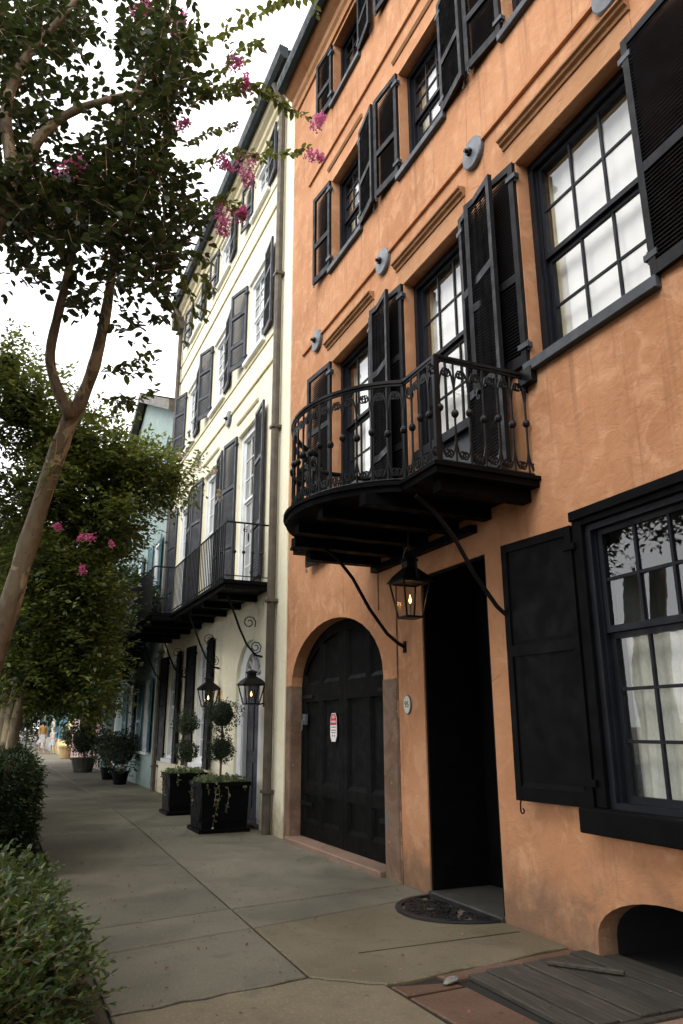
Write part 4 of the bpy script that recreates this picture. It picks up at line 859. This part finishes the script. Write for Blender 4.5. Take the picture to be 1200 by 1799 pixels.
# ================================================================= HOUSES BEYOND
def simple_house(label, y0, y1, h, mat, smat, gable=None, wins=(), door=None, roofc='roof', wmat='white'):
    t = thing('row_house', label, 'house'); ops = []
    for (a, b, z0, z1) in wins: ops.append(dict(y0=a, y1=b, z0=z0, z1=z1, d=.14))
    if door: ops.append(dict(y0=door[0], y1=door[1], z0=-.02, z1=door[2], d=.2))
    m = facade(y0, y1, -.1, h, ops, .14, .008); shell(m, y0, y1, h, .008, 9)
    if gable: m.add([(.008, y0, h), (.008, y1, h), (.008, (y0+y1)/2, gable)], [(0, 1, 2)])
    make_wall_mesh(m, 'wall', M[mat], t)
    r = MB()
    if gable:
        yc_ = (y0+y1)/2; r.quad((-.25, y0-.2, h-.1), (9, y0-.2, h-.1), (9, yc_, gable+.06), (-.25, yc_, gable+.06)); r.quad((-.25, yc_, gable+.06), (9, yc_, gable+.06), (9, y1+.2, h-.1), (-.25, y1+.2, h-.1))
        for (ya, za), (yb, zb) in (((y0-.2, h-.12), (yc_, gable+.04)), ((yc_, gable+.04), (y1+.2, h-.12))): r.prism_x([(ya, za-.3), (yb, zb-.3), (yb, zb-.02), (ya, za-.02)], -.26, -.06)
    else: r.quad((-.35, y0, h), (-.35, y1, h), (4.5, y1, h+1.6), (4.5, y0, h+1.6)); r.box(-.3, .0, y0, y1, h-.3, h-.004)
    r.obj('roof', M[roofc], t)
    for (a, b, z0, z1) in wins:
        window(t, a, b, z0, z1, 3, 2, 2, M[wmat], .12, inside='dark', singles=False, fw=.07, sill=(.05, .04, .06, M[wmat]))
        for s, hy in ((1, b+.01), (-1, a-.01)): shutter(t, hy, s, z0, z1, .42, .12, (M[smat], M[smat]), 2, .06)
    if door:
        dd = MB().box(.15, .2, door[0], door[1], 0, door[2]).obj('door', M[smat], t)
        for z0, z1 in ((.2, .9), (1.05, 2.0)): MB().box(.14, .149, door[0]+.12, door[1]-.12, z0, z1).obj('panel', M[smat], dd)
        MB().cbox(-.05, .15, door[0]-.12, door[0], 0, door[2]+.1, .005).obj('door_surround', M[wmat], t)
    return t
M['tealdark'] = paint('teal_shutter_paint', (.03, .11, .13), .45, .3); M['shutterblue'] = paint('blue_shutter_paint', (.05, .20, .30), .45, .3); M['graven'] = paint('brown_board', (.12, .075, .045), .6, .3)
simple_house('teal stucco gabled house with teal shutters beyond the cream house', 17.2, 27.2, 9.1, 'teal', 'tealdark', 11.3, [(18.3, 19.2, .75, 2.4), (20.7, 21.6, .75, 2.4), (18.3, 19.2, 3.9, 5.8), (20.8, 21.7, 3.9, 5.8), (23.4, 24.3, 3.9, 5.8), (18.3, 19.2, 7, 8.3)], (23.6, 24.6, 2.4), 'pipe')
simple_house('pink stucco row house far along the pavement', 27.25, 38.0, 9.0, 'pink', 'shutter', None, [(29, 29.9, .8, 2.4), (32, 32.9, .8, 2.4), (29, 29.9, 4, 5.8), (32.5, 33.4, 4, 5.8)], (35, 36, 2.4))
simple_house('yellow stucco row house with blue shutters at the far end', 38.05, 49, 9.3, 'yellow', 'shutterblue', None, [(40, 40.9, .8, 2.5), (43, 43.9, .8, 2.5), (46, 46.9, .8, 2.5), (40, 41, 4, 5.8), (44, 45, 4, 5.8)], None)
simple_house('pale green row house farthest along the street', 49.05, 64, 9.0, 'pale', 'tealdark', None, [(52, 53, .8, 2.4), (56, 57, .8, 2.4), (60, 61, .8, 2.4)], None)

# ================================================================= TREES
def limb(m, pts, r0, r1, n=9):
    N = len(pts); m.tube(pts, [(r0+(r1-r0)*i/(N-1))*(1+random.uniform(-.07, .09)) for i in range(N)], n)
def smooth_path(pts, k=4):
    P = [np.array(p, float) for p in pts]; out = []
    for i in range(len(P)-1):
        a, b, c, d_ = P[max(i-1, 0)], P[i], P[i+1], P[min(i+2, len(P)-1)]
        for j in range(k):
            t = j/k; out.append(.5*((2*b)+(-a+c)*t+(2*a-5*b+4*c-d_)*t*t+(-a+3*b-3*c+d_)*t**3))
    out.append(P[-1]); return out
def px_path(pts, Y): return smooth_path([at_y(p[0], p[1], (p[2] if len(p) > 2 else Y)) for p in pts])
t1 = thing('crape_myrtle_tree', 'nearest crape myrtle with smooth forked trunk and pink blossoms, top left', 'tree', (0, 0, 0), 'crape myrtles along the pavement')
base = np.array([-3.62, 4.65, -.05])
tk = MB(); main = smooth_path([base, base+np.array([.06, 0, .5]), at_y(-62, 1300, 4.62), at_y(0, 1120, 4.6), at_y(48, 960, 4.6), at_y(96, 810, 4.6), at_y(124, 735, 4.6), at_y(132, 712, 4.6)])
limb(tk, main, .064, .047, 14)
L1 = px_path([(124, 735), (98, 675), (88, 622), (104, 545), (122, 470), (138, 400), (160, 320), (200, 240)], 4.55); L2 = px_path([(128, 735), (160, 660), (178, 590), (191, 520), (201, 450), (222, 390), (250, 320), (300, 240)], 4.6)
limb(tk, L1, .034, .018); limb(tk, L2, .043, .019)
L3 = smooth_path([base+np.array([-.05, -.1, .1]), at_y(-190, 950, 4.3), at_y(-110, 640, 4.2), at_y(-40, 470, 4.1), at_y(0, 390, 4.1), at_y(42, 290, 4.1), at_y(78, 232, 4.1), at_y(130, 195, 4.05), at_y(190, 175, 4.0), at_y(265, 158, 4.0)]); limb(tk, L3, .06, .016)
L4 = px_path([(-40, 470), (20, 330), (10, 200), (40, 110), (100, 40), (160, -30)], 3.95); limb(tk, L4, .045, .014)
L5 = px_path([(122, 470), (80, 400), (40, 350), (-20, 320)], 4.6); limb(tk, L5, .026, .010); L6 = px_path([(201, 450), (250, 430), (300, 420), (345, 430)], 4.6); limb(tk, L6, .024, .007, 6); L7 = px_path([(200, 240), (250, 130), (280, 60), (300, -20)], 4.3); limb(tk, L7, .022, .007, 6)
tk.obj('trunk', M['bark'], t1, smooth=True)
Lv = Leaves(); Lb = Leaves()
for cx, cy, rx, ry, n in [(75, 38, 85, 50, 190), (28, 108, 42, 40, 60), (270, 58, 58, 58, 130), (292, 130, 52, 48, 110), (262, 186, 52, 24, 55), (140, 165, 48, 18, 26), (48, 208, 60, 32, 60), (228, 232, 62, 40, 80), (108, 322, 118, 50, 230), (250, 302, 60, 38, 90), (292, 368, 58, 44, 110), (170, 382, 90, 44, 160), (58, 392, 72, 36, 110), (35, 330, 50, 45, 70), (240, 448, 60, 55, 110), (305, 430, 42, 34, 45), (60, 470, 45, 22, 20), (150, 520, 42, 28, 24), (285, 530, 40, 26, 14), (215, 560, 30, 26, 12), (180, -40, 160, 40, 60), (-60, 200, 60, 240, 90)]:
    for _ in range(n):
        a = RNG.uniform(0, 2*PI); q = math.sqrt(RNG.random()); Y = RNG.uniform(3.75, 5.0)
        p = at_y(cx+rx*q*math.cos(a), cy+ry*q*math.sin(a), Y); Lv.spray(p, rnd_dir(-.05), RNG.uniform(.07, .22), .072, .034)
def twig_spray(pts, Y, size=.066, fl=None, dens=1.0, L=None, r=.004):
    L = L or Lb; P = px_path(pts, Y); Lb.tw.tube(P, [r*(1-.6*i/len(P)) for i in range(len(P))], 4)
    seg = 0
    for a, b in zip(P, P[1:]):
        dd = b-a; ln = np.linalg.norm(dd); k = max(1, int(ln/.030*dens))
        sd = np.cross(dd/ln, [0, 0, 1.])
        if RNG.random() < .38: L.spray(a, dd/ln*.7+rnd_dir()*.9, RNG.uniform(.06, .15), size*.95, .030)
        for i in range(k):
            p = a+dd*i/k; sg_ = 1 if (seg % 2) else -1; seg += 1
            L.put(p, dd/ln*.6+sd*sg_+rnd_dir()*.5+np.array([0, 0, -.25]), np.array([0, 0, 1.])+rnd_dir()*.6, size*RNG.uniform(.6, 1.15))
for pts, Y in [([(330, 190), (390, 150), (450, 152), (500, 185), (545, 208)], 4.2), ([(440, 150), (480, 172), (520, 200)], 4.2), ([(300, 280), (350, 288), (385, 272), (430, 268), (470, 272), (530, 268)], 4.2), ([(330, 372), (365, 358), (395, 352), (420, 372)], 4.25),
               ([(345, 170), (380, 140), (400, 112), (420, 85), (455, 80)], 4.2), ([(330, 115), (370, 72), (430, 42), (480, 10), (530, -15)], 4.1), ([(470, 12), (500, 2), (560, -4)], 4.1), ([(330, 250), (370, 232), (405, 222)], 4.2), ([(345, 160), (400, 165), (435, 152)], 4.2),
               ([(195, 655), (230, 640), (272, 618)], 4.55), ([(178, 700), (230, 705), (275, 688)], 4.55), ([(190, 640), (225, 660), (262, 645)], 4.55), ([(210, 690), (240, 722)], 4.5), ([(320, 480), (335, 520), (345, 560)], 4.5), ([(290, 510), (310, 560), (318, 580)], 4.5), ([(150, 725), (200, 735)], 4.6), ([(340, 480), (370, 490), (365, 520)], 4.5), ([(330, 110), (330, 60), (350, 30)], 4.2), ([(300, 455), (350, 445), (362, 470)], 4.5)]:
    twig_spray(pts, Y, dens=2.0)
for pts in ([(75, 860), (95, 810), (100, 770)], [(60, 880), (85, 840), (110, 800)]): twig_spray(pts, 4.4, .05, dens=1.2, L=Lb)
Lv.build('crown', M['leafA'], t1, asp=.64)
# the clearest outer leaves are single objects
N1 = 260; lm = [leaf_mesh('leaf', [(0, 0, 0)], [(0, 1, 0)], [(0, 0, 1)], [1.0], M['leafB'], .56) for _ in range(6)]
order = np.argsort([-s_ for s_ in Lb.S])[:N1]; pick = set(int(i) for i in order)
for i in order:
    d_ = Vector(Lb.D[i]).normalized(); nn = Vector(Lb.N[i]); sd = d_.cross(nn).normalized(); nn = sd.cross(d_); o = link('leaf', lm[int(i) % 6], t1)
    o.matrix_local = Matrix(((sd.x, d_.x, nn.x, Lb.P[i][0]), (sd.y, d_.y, nn.y, Lb.P[i][1]), (sd.z, d_.z, nn.z, Lb.P[i][2]), (0, 0, 0, 1))) @ Matrix.Diagonal((Lb.S[i],)*3+(1,))
R_ = Leaves(); [R_.put(Lb.P[i], Lb.D[i], Lb.N[i], Lb.S[i]) for i in range(len(Lb.P)) if i not in pick]
R_.build('outer_leaves', M['leafB'], t1)
Lb.tw.obj('twigs', M['twig'], t1, kind='stuff'); Lv.tw.obj('inner_twigs', M['twig'], t1, kind='stuff')
for px, py, w_, Y in [(430, 265, 48, 4.2), (395, 357, 40, 4.25), (420, 374, 24, 4.25), (553, 212, 30, 4.2), (540, 262, 30, 4.2), (405, 105, 32, 4.2), (430, 152, 26, 4.2), (242, 14, 30, 4.1), (300, 38, 36, 4.1), (108, 290, 38, 4.0), (312, 215, 24, 4.2), (388, 272, 26, 4.2)]:
    c = at_y(px, py, Y); r_ = w_*.5/1320*Y*1.55; panicle(c-np.array([0, 0, r_*.6]), rnd_dir(.7)+np.array([.5, 0, 0]), r_*1.5, r_*.85, t1, n=int(60+w_*4))
panicle(at_y(405, 228, 4.2), (0.4, 0, .6), .08, .045, t1, barkmat('seed_head', (.10, .06, .04), (.13, .08, .05), (.2, .1, .08)), 60, 'seed_head')

def street_tree(label, base, stems, lobes, size, mat, nf=(), simple=True, ln=(.15, .32), gap=.04, core=.62):
    t = thing('crape_myrtle_tree', label, 'tree', (0, 0, 0), 'crape myrtles along the pavement'); m = MB()
    for st in stems: P = smooth_path([base]+st); limb(m, P, .07, .018, 7)
    m.obj('trunk', M['bark'], t, smooth=True); L = Leaves()
    for c, r, n in lobes:
        for _ in range(int(n*1.35)):
            q = rnd_dir(); rr = RNG.uniform(.35, 1.0)**.6; p = np.array(c)+q*np.array(r)*rr
            L.spray(p, q*.6+rnd_dir(-.1), RNG.uniform(*ln), size, gap, twig=0)
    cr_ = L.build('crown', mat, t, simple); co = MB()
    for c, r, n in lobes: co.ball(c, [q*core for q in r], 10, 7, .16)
    co.obj('dark_core', M['core'], cr_, kind='stuff')  # near-black balls added to put deep shadow in the crown and stop light
    for c, r_ in nf: panicle(c, rnd_dir(.8), r_*1.4, r_, t, n=110)
    return t
# second tree, hanging over the pavement by the cream house
b2 = np.array([-3.15, 9.4, -.05])
lob2 = []
for cx, cy, rx, ry, n in [(40, 720, 85, 60, 260), (140, 790, 80, 50, 290), (230, 838, 70, 42, 290), (300, 850, 30, 22, 60), (95, 880, 110, 70, 400), (185, 930, 65, 45, 230), (85, 1010, 100, 75, 400), (145, 1060, 65, 55, 250), (40, 1110, 70, 70, 240), (130, 1140, 75, 60, 260), (60, 1190, 80, 40, 200), (150, 1215, 50, 35, 120), (15, 650, 40, 30, 60)]:
    c = at_y(cx, cy, 9.4); k = 9.2*.93/1320; lob2.append((c, (rx*k, 1.0, ry*k), int(n*1.9)))
t2 = street_tree('second crape myrtle, leafy and pink-flowered, arching over the pavement before the cream house', b2, [[at_y(20, 1250, 9.2), at_y(60, 1130, 9.2), at_y(100, 1000, 9.2), at_y(160, 900, 9.2), at_y(260, 850, 9.2)], [at_y(8, 1280, 9.3), at_y(14, 1180, 9.3), at_y(30, 1050, 9.3), at_y(50, 800, 9.3)], [at_y(30, 1260, 9.1), at_y(48, 1200, 9.1), at_y(75, 1100, 9.1), at_y(200, 1000, 9.1)]],
    lob2, .080, M['leafC'], [(at_y(160, 945, 8.3), .07), (at_y(145, 1006, 8.3), .055), (at_y(104, 928, 8.3), .05), (at_y(198, 958, 8.3), .035), (at_y(148, 943, 8.3), .05)], ln=(.2, .42), core=.5)
for px, py, r_ in ((345, 828, .08), (385, 878, .06), (310, 805, .06), (370, 830, .05)): panicle(at_y(px, py, 8.8), rnd_dir(.6), .12, r_, t2, M['petalw'], 90)
def plain_tree(label, x, y, h, lobes, n, size, mat=None):
    b = np.array([x, y, -.05]); lobes = [((c[0]+(.55 if h < 5 else 0), c[1], c[2]), r, k) for c, r, k in lobes]; st = [[b+np.array([dx*.3, dy*.3, h*.35]), b+np.array([dx, dy, h*.7]), b+np.array([dx*1.4, dy*1.2, h*.95])] for dx, dy in ((.35, .2), (-.3, -.3), (.15, -.4), (-.1, .45))]
    return street_tree(label, b, st, [(b+np.array(c), r, int(n*k)) for c, r, k in lobes], size, mat or M['leafDark'], ln=(.25, .5), gap=.06)
LB = [((1.2, 0, 3.3), (1.1, 1.8, .8), .7), ((1.55, -1.5, 4.2), (.85, 1.5, .75), .7), ((1.55, 1.5, 4.4), (.85, 1.5, .75), .7), ((.5, 0, 3.3), (1.5, 1.6, 1.3), 1), ((-.5, -.6, 3.6), (1.2, 1.3, 1.2), .6), ((.9, .8, 2.95), (1.0, 1.1, .7), .5), ((.2, -.8, 2.8), (1.1, 1.1, .7), .5), ((.1, .3, 4.3), (1.1, 1.2, .8), .4)]
plain_tree('third dark green tree along the pavement, behind the second crape myrtle', -3.5, 14.6, 5.0, LB[:1]+LB[3:], 1500, .12)
plain_tree('fourth dark tree along the pavement, opposite the teal house', -3.2, 19.6, 4.5, [((c[0]+.2, c[1], c[2]-.15), r, k) for c, r, k in LB], 1300, .14)
plain_tree('fifth dark tree along the pavement, opposite the pink house', -3.1, 25.2, 4.6, LB, 1000, .16)
plain_tree('sixth tree along the pavement, before the sunlit gap', -3.3, 31.0, 4.8, LB, 800, .18)
plain_tree('tall dark tree left of the walking people', -3.5, 54, 6.0, [((0, 0, 3.3), (1.7, 1.8, 2.9), 1)], 900, .2); plain_tree('broad dark tree directly behind the walking people', -.9, 64, 6.5, [((0, 0, 3.6), (2.6, 2, 3.1), 1)], 1000, .22); plain_tree('dark tree closing the far end of the pavement', -1.5, 74, 7.0, [((0, 0, 4.2), (4, 2.5, 4.4), 1)], 1100, .26); plain_tree('dark tree at the far end, left of the closing tree', -8, 72, 7.0, [((0, 0, 4), (4, 2.5, 4.2), 1)], 800, .26)

# ================================================================= HEDGES AND SHRUBS
def hedge(label, x0, x1, y0, y1, z1, n, size, mat, name='hedge', rough=.07):
    t = thing(name, label, 'hedge', ((x0+x1)/2, (y0+y1)/2, 0)); a, b = (x1-x0)/2, (y1-y0)/2
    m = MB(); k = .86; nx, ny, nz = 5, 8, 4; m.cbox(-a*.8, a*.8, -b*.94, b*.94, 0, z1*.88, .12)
    m.obj('solid_core', M['core'], t); L = Leaves()  # solid near-black box filling the hedge behind its leaf layer
    faces = [((1, 0, 0), 2*b*z1), ((0, -1, 0), 4*a*z1), ((0, 0, 1), 1.6*a*b), ((-1, 0, 0), b*z1*.3)]; w = np.array([f_[1] for f_ in faces]); w /= w.sum()
    for _ in range(n):
        q = np.array(faces[RNG.choice(4, p=w)][0], float); p = np.array([RNG.uniform(-a, a), RNG.uniform(-b, b), RNG.uniform(.02, z1)])
        for ax, ext in ((0, a), (1, b)):
            if q[ax]: p[ax] = q[ax]*ext
        if q[2]: p[2] = z1
        ro = min(1, (z1-p[2])/.15+.55) if not q[2] else 1; bl = 1+rough*.5*math.sin(p[1]*5.1+p[2]*4)+rough*.5*math.sin(p[0]*7+p[1]*3.3)
        p = p*np.array([.90+.06*ro, .96, .97])*np.array([bl, 1, 1+.04*math.sin(p[1]*4+p[0]*5)])
        L.spray(p, q+rnd_dir()*.9+np.array([0, 0, .3]), RNG.uniform(.05, .14), size, .022, twig=0)
    L.build('foliage', mat, t, asp=.42); return t
hedge('tall dark clipped hedge left of the pavement, behind the light green bush', -4.0, -2.90, 7.6, 13.5, .96, 9000, .05, M['leafDark'])
def bush():
    t = thing('bush', 'light green leafy bush at the lower left corner beside the pavement', 'bush', (-3.34, 4.6, 0)); L = Leaves(); core = MB()
    for c, r, n in [((-.1, .55, .22), (.55, .8, .36), 900), ((.12, -.2, .16), (.46, .7, .36), 900), ((-.25, -.9, .2), (.7, .6, .42), 800), ((.25, .75, .20), (.30, .45, .26), 220), ((-.05, -1.05, .08), (.50, .45, .30), 350), ((.22, -.55, .10), (.42, .6, .26), 420)]:
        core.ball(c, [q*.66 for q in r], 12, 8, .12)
        for _ in range(n):
            q = rnd_dir(.25); p = np.array(c)+q*np.array(r)*RNG.uniform(.6, 1.03)
            if p[2] < .01: continue
            L.spray(p, q+rnd_dir()*.6+np.array([0, 0, .35]), RNG.uniform(.05, .12), .052, .018, droop=0, twig=.0018)
    core.obj('solid_core', M['core'], t); L.tw.obj('twigs', M['twig'], t, kind='stuff'); L.build('foliage', M['leafBush'], t, asp=.54)  # core: solid near-black lumps filling the bush behind its leaves
bush()
def potted(label, x, y, pot, balls, n, size, stem, name='potted_shrub', mat=None):
    t = thing(name, label, 'potted shrub', (x, y, 0)); r, h = pot
    MB().lathe([(r*.7, 0), (r*.75, .03), (r*.95, h*.85), (r*1.06, h*.86), (r*1.06, h), (r*.9, h), (r*.88, h*.9)], n=14).obj('pot', mat or M['kerb'], t)
    MB().tube([(0, 0, h*.8), (.02, 0, stem)], .03, 6).obj('stem', M['twig'], t)
    for z, rr, fz in balls:
        L = Leaves(); leaf_ball(L, (0, 0, z), rr, n, size, fz, .7); o = L.build('foliage', M['leafDark'], t, True); MB().ball((0, 0, z), (rr*.70, rr*.70, rr*.70*fz), 12, 8, .08).obj('dark_core', M['core'], o)
potted('large two-tier clipped shrub in a round pot before the teal house', -.62, 25.6, (.38, .42), [(.95, .55, .95), (1.95, .78, .6)], 1500, .07, 1.9, mat=M['step'])
potted('round potted shrub on the left of the pair under teal shutters', -.42, 21.4, (.2, .3), [(.80, .46, .95)], 1100, .07, .7, mat=M['black']); potted('round potted shrub on the right of the pair under teal shutters', -.40, 19.4, (.2, .3), [(.76, .44, 1.0)], 1100, .07, .7, mat=M['black'])
potted('small leafy plant in a tan tub by the yellow house', -.15, 37.5, (.35, .55), [(1.0, .4, .9)], 300, .1, .8, mat=flat('tan_tub', (.34, .24, .11)))

# ================================================================= PEOPLE
def skin_mesh(name, verts, edges, radii, mat, parent, root=0):
    me = bpy.data.meshes.new(name); me.from_pydata(verts, edges, []); o = bpy.data.objects.new(name, me); col.objects.link(o)
    o.modifiers.new('skin', 'SKIN'); 
    for i, r in enumerate(radii): me.skin_vertices[0].data[i].radius = r if hasattr(r, '__len__') else (r, r)
    me.skin_vertices[0].data[root].use_root = True
    s_ = o.modifiers.new('sub', 'SUBSURF'); s_.levels = s_.render_levels = 1
    dg = bpy.context.evaluated_depsgraph_get(); m2 = bpy.data.meshes.new_from_object(o.evaluated_get(dg)); bpy.data.objects.remove(o); m2.materials.clear(); m2.materials.append(mat)
    return link(name, m2, parent, smooth=True)
SK = flat('skin', (.50, .29, .19), .6)
def person(label, x, y, h, rz, top, bottom, hair, hairlen, stride=.16):
    t = thing('person', label, 'person', (x, y, 0), None, rz); k = h/1.7
    V = [(0, 0, .92), (0, 0, 1.08), (0, .01, 1.25), (0, .02, 1.40), (0, .02, 1.47), (0, 0, 1.56), (0, -.01, 1.63)]; E = [(i, i+1) for i in range(6)]; Rr = [(.13, .10), (.115, .09), (.135, .10), (.10, .075), .048, (.075, .088), (.07, .085)]
    for s in (-1, 1):
        b = len(V); st = stride*s
        V += [(s*.09, 0, .86), (s*.095, -st*.55, .50), (s*.09, -st+.06*(s < 0), .09), (s*.095, -st-.05, .035), (s*.10, -st-.16, .03)]; E += [(0, b), (b, b+1), (b+1, b+2), (b+2, b+3), (b+3, b+4)]; Rr += [.088, .056, .036, .038, .028]
        b = len(V); V += [(s*.17, .02, 1.38), (s*.22, .02+st*.3, 1.12), (s*.21, -.06+st*.8, .90), (s*.20, -.08+st*.9, .82), (s*.195, -.10+st*.9, .75)]; E += [(3, b), (b, b+1), (b+1, b+2), (b+2, b+3), (b+3, b+4)]; Rr += [.055, .040, .030, .032, .018]
    V = [tuple(q*k for q in v) for v in V]; Rr = [tuple(q*k for q in r) if hasattr(r, '__len__') else r*k for r in Rr]
    body = skin_mesh('body', V, E, Rr, SK, t)
    def sk(name, vs, es, rs, mat): skin_mesh(name, [tuple(q*k for q in v) for v in vs], es, [tuple(q*k for q in r) if hasattr(r, '__len__') else r*k for r in rs], mat, t)
    sk('shirt', [(0, 0, .95), (0, 0, 1.10), (0, .01, 1.26), (0, .02, 1.41), (.18, .02, 1.37), (.225, .04, 1.18), (-.18, .02, 1.37), (-.225, 0, 1.18)], [(0, 1), (1, 2), (2, 3), (3, 4), (4, 5), (3, 6), (6, 7)], [(.145, .115), (.13, .105), (.15, .115), (.11, .085), .066, .058, .066, .058], top)
    m = MB(); n = 14; prof = [(.135, .98), (.165, .85), (.20, .68), (.215, .56)]; vs = []; fs = []
    for r, z in prof:
        for i in range(n): vs.append((r*k*math.cos(2*PI*i/n), r*.8*k*math.sin(2*PI*i/n), z*k))
    for j in range(3):
        for i in range(n): fs.append((j*n+i, j*n+(i+1) % n, (j+1)*n+(i+1) % n, (j+1)*n+i))
    m.add(vs, fs); m.obj('skirt', bottom, t, smooth=True)
    hm = MB(); hm.ball((0, .018*k, 1.645*k), (.088*k, .098*k, .088*k), 12, 8); hm.ball((0, .075*k, (1.6-hairlen*.5)*k), (.07*k, .04*k, (.06+hairlen*.5)*k), 10, 6); hm.obj('hair', flat('hair', hair, .6), t, smooth=True)
    fc = MB(); fc.ball((0, -.088*k, 1.585*k), (.012*k, .018*k, .02*k), 6, 5); fc.obj('nose', SK, t); ey = flat('eye', (.03, .02, .02), .4)
    for s in (-1, 1): MB().ball((s*.03*k, -.083*k, 1.615*k), .009*k, 6, 4).obj('eye', ey, t)
    MB().ball((0, -.084*k, 1.545*k), (.022*k, .008*k, .006*k), 8, 4).obj('mouth', flat('lips', (.4, .15, .13), .5), t)
    return t
person('woman walking far down the pavement in a yellow top and white skirt', -.72, 46.6, 1.72, .15, cloth('yellow_top', (.62, .36, .10), 30), cloth('white_skirt', (.82, .84, .92), 30), (.12, .06, .03), .16)
person('child walking beside the woman in a white top and pale skirt', -.20, 45.8, 1.32, -.1, cloth('white_top', (.82, .80, .80), 30), cloth('pale_skirt', (.70, .76, .90), 30), (.16, .08, .04), .22, .1)
bg = thing('shoulder_bag', 'small bright pink bag hanging at the child\'s side', 'bag', (.03, 45.72, .62)); bgm = MB(); bgm.cbox(-.05, .05, -.10, .10, 0, .22, .02); bgm.obj('pouch', flat('pink_bag', (.65, .06, .25), .5), bg); MB().tube([(0, -.08, .21), (-.06, -.03, .36), (-.12, .0, .42), (-.06, .04, .36), (0, .08, .21)], .008, 5).obj('strap', flat('pink_strap', (.55, .05, .2), .5), bg)

# ================================================================= out-of-frame trees added to shade the street; left row shows in the window glass
def canopy():
    L = Leaves(); core = MB(); tr = MB()
    for y in (-13, -8.5, -4, .5, 5, 9.5, 14, 18.5, 23, 27.5, 45, 50, 56, 62):
        x = -6.6+random.uniform(-.4, .4); h = random.uniform(8.4, 9.6)
        tr.tube([(x, y, -.1), (x+.1, y+.1, 2), (x-.1, y, 5), (x, y+.1, h*.85)], [.2, .17, .12, .04], 7)
        for _ in range(9):
            c = np.array([x+random.uniform(-1.2, 1.2), y+random.uniform(-1.6, 1.6), random.uniform(2.6, h-1.2)]); r = random.uniform(1.0, 1.5)
            core.ball(c, (r*.62, r*.70, r*.56), 9, 6, .2)
            for _ in range(150):
                q = rnd_dir(); L.spray(c+q*r*RNG.uniform(.55, 1), q*.5+rnd_dir(-.1), RNG.uniform(.25, .5), .14, .085, twig=0)
    for x, y in ((-3.5, -1.6), (-2.2, -2.6), (-3.2, -6.5), (-2.0, -7.5), (-5.2, 1.0), (-5.6, 4.5)):  # unseen crowns around the camera, added to darken pavement and lower wall
        for _ in range(6):
            c = np.array([x+random.uniform(-.9, .9), y+random.uniform(-.9, .7), random.uniform(3.4, 5.2)]); core.ball(c, (.7, .7, .5), 9, 6, .15)
            for _ in range(120): q = rnd_dir(); L.spray(c+q*RNG.uniform(.5, 1.0), q*.5+rnd_dir(-.1), RNG.uniform(.2, .35), .12, .07, twig=0)
    for y in (19, 22, 25, 28, 31):  # hidden overhead lobes added to darken the far pavement
        for c in ((-1.15, y, 5.7), (-2.0, y+1.4, 5.2), (-2.9, y+.4, 5.8)):
            c = np.array(c)+np.array([0, random.uniform(-.4, .4), random.uniform(-.3, .3)]); core.ball(c, (.55, .7, .4), 9, 6, .15)
            for _ in range(150): q = rnd_dir(); L.spray(c+q*np.array([.85, 1.2, .7])*RNG.uniform(.5, 1.0), q*.5+rnd_dir(-.1), RNG.uniform(.2, .35), .12, .07, twig=0)
    o = L.build('added_shade_trees', M['leafDark'], None, True); tag(o, 'dark mass of unseen street trees added for shade, partly reflected in the ground floor window', 'trees', kind='stuff')
    core.obj('dark_core', M['core'], o, kind='stuff'); tr.obj('trunks', M['bark'], o, kind='stuff')
canopy()
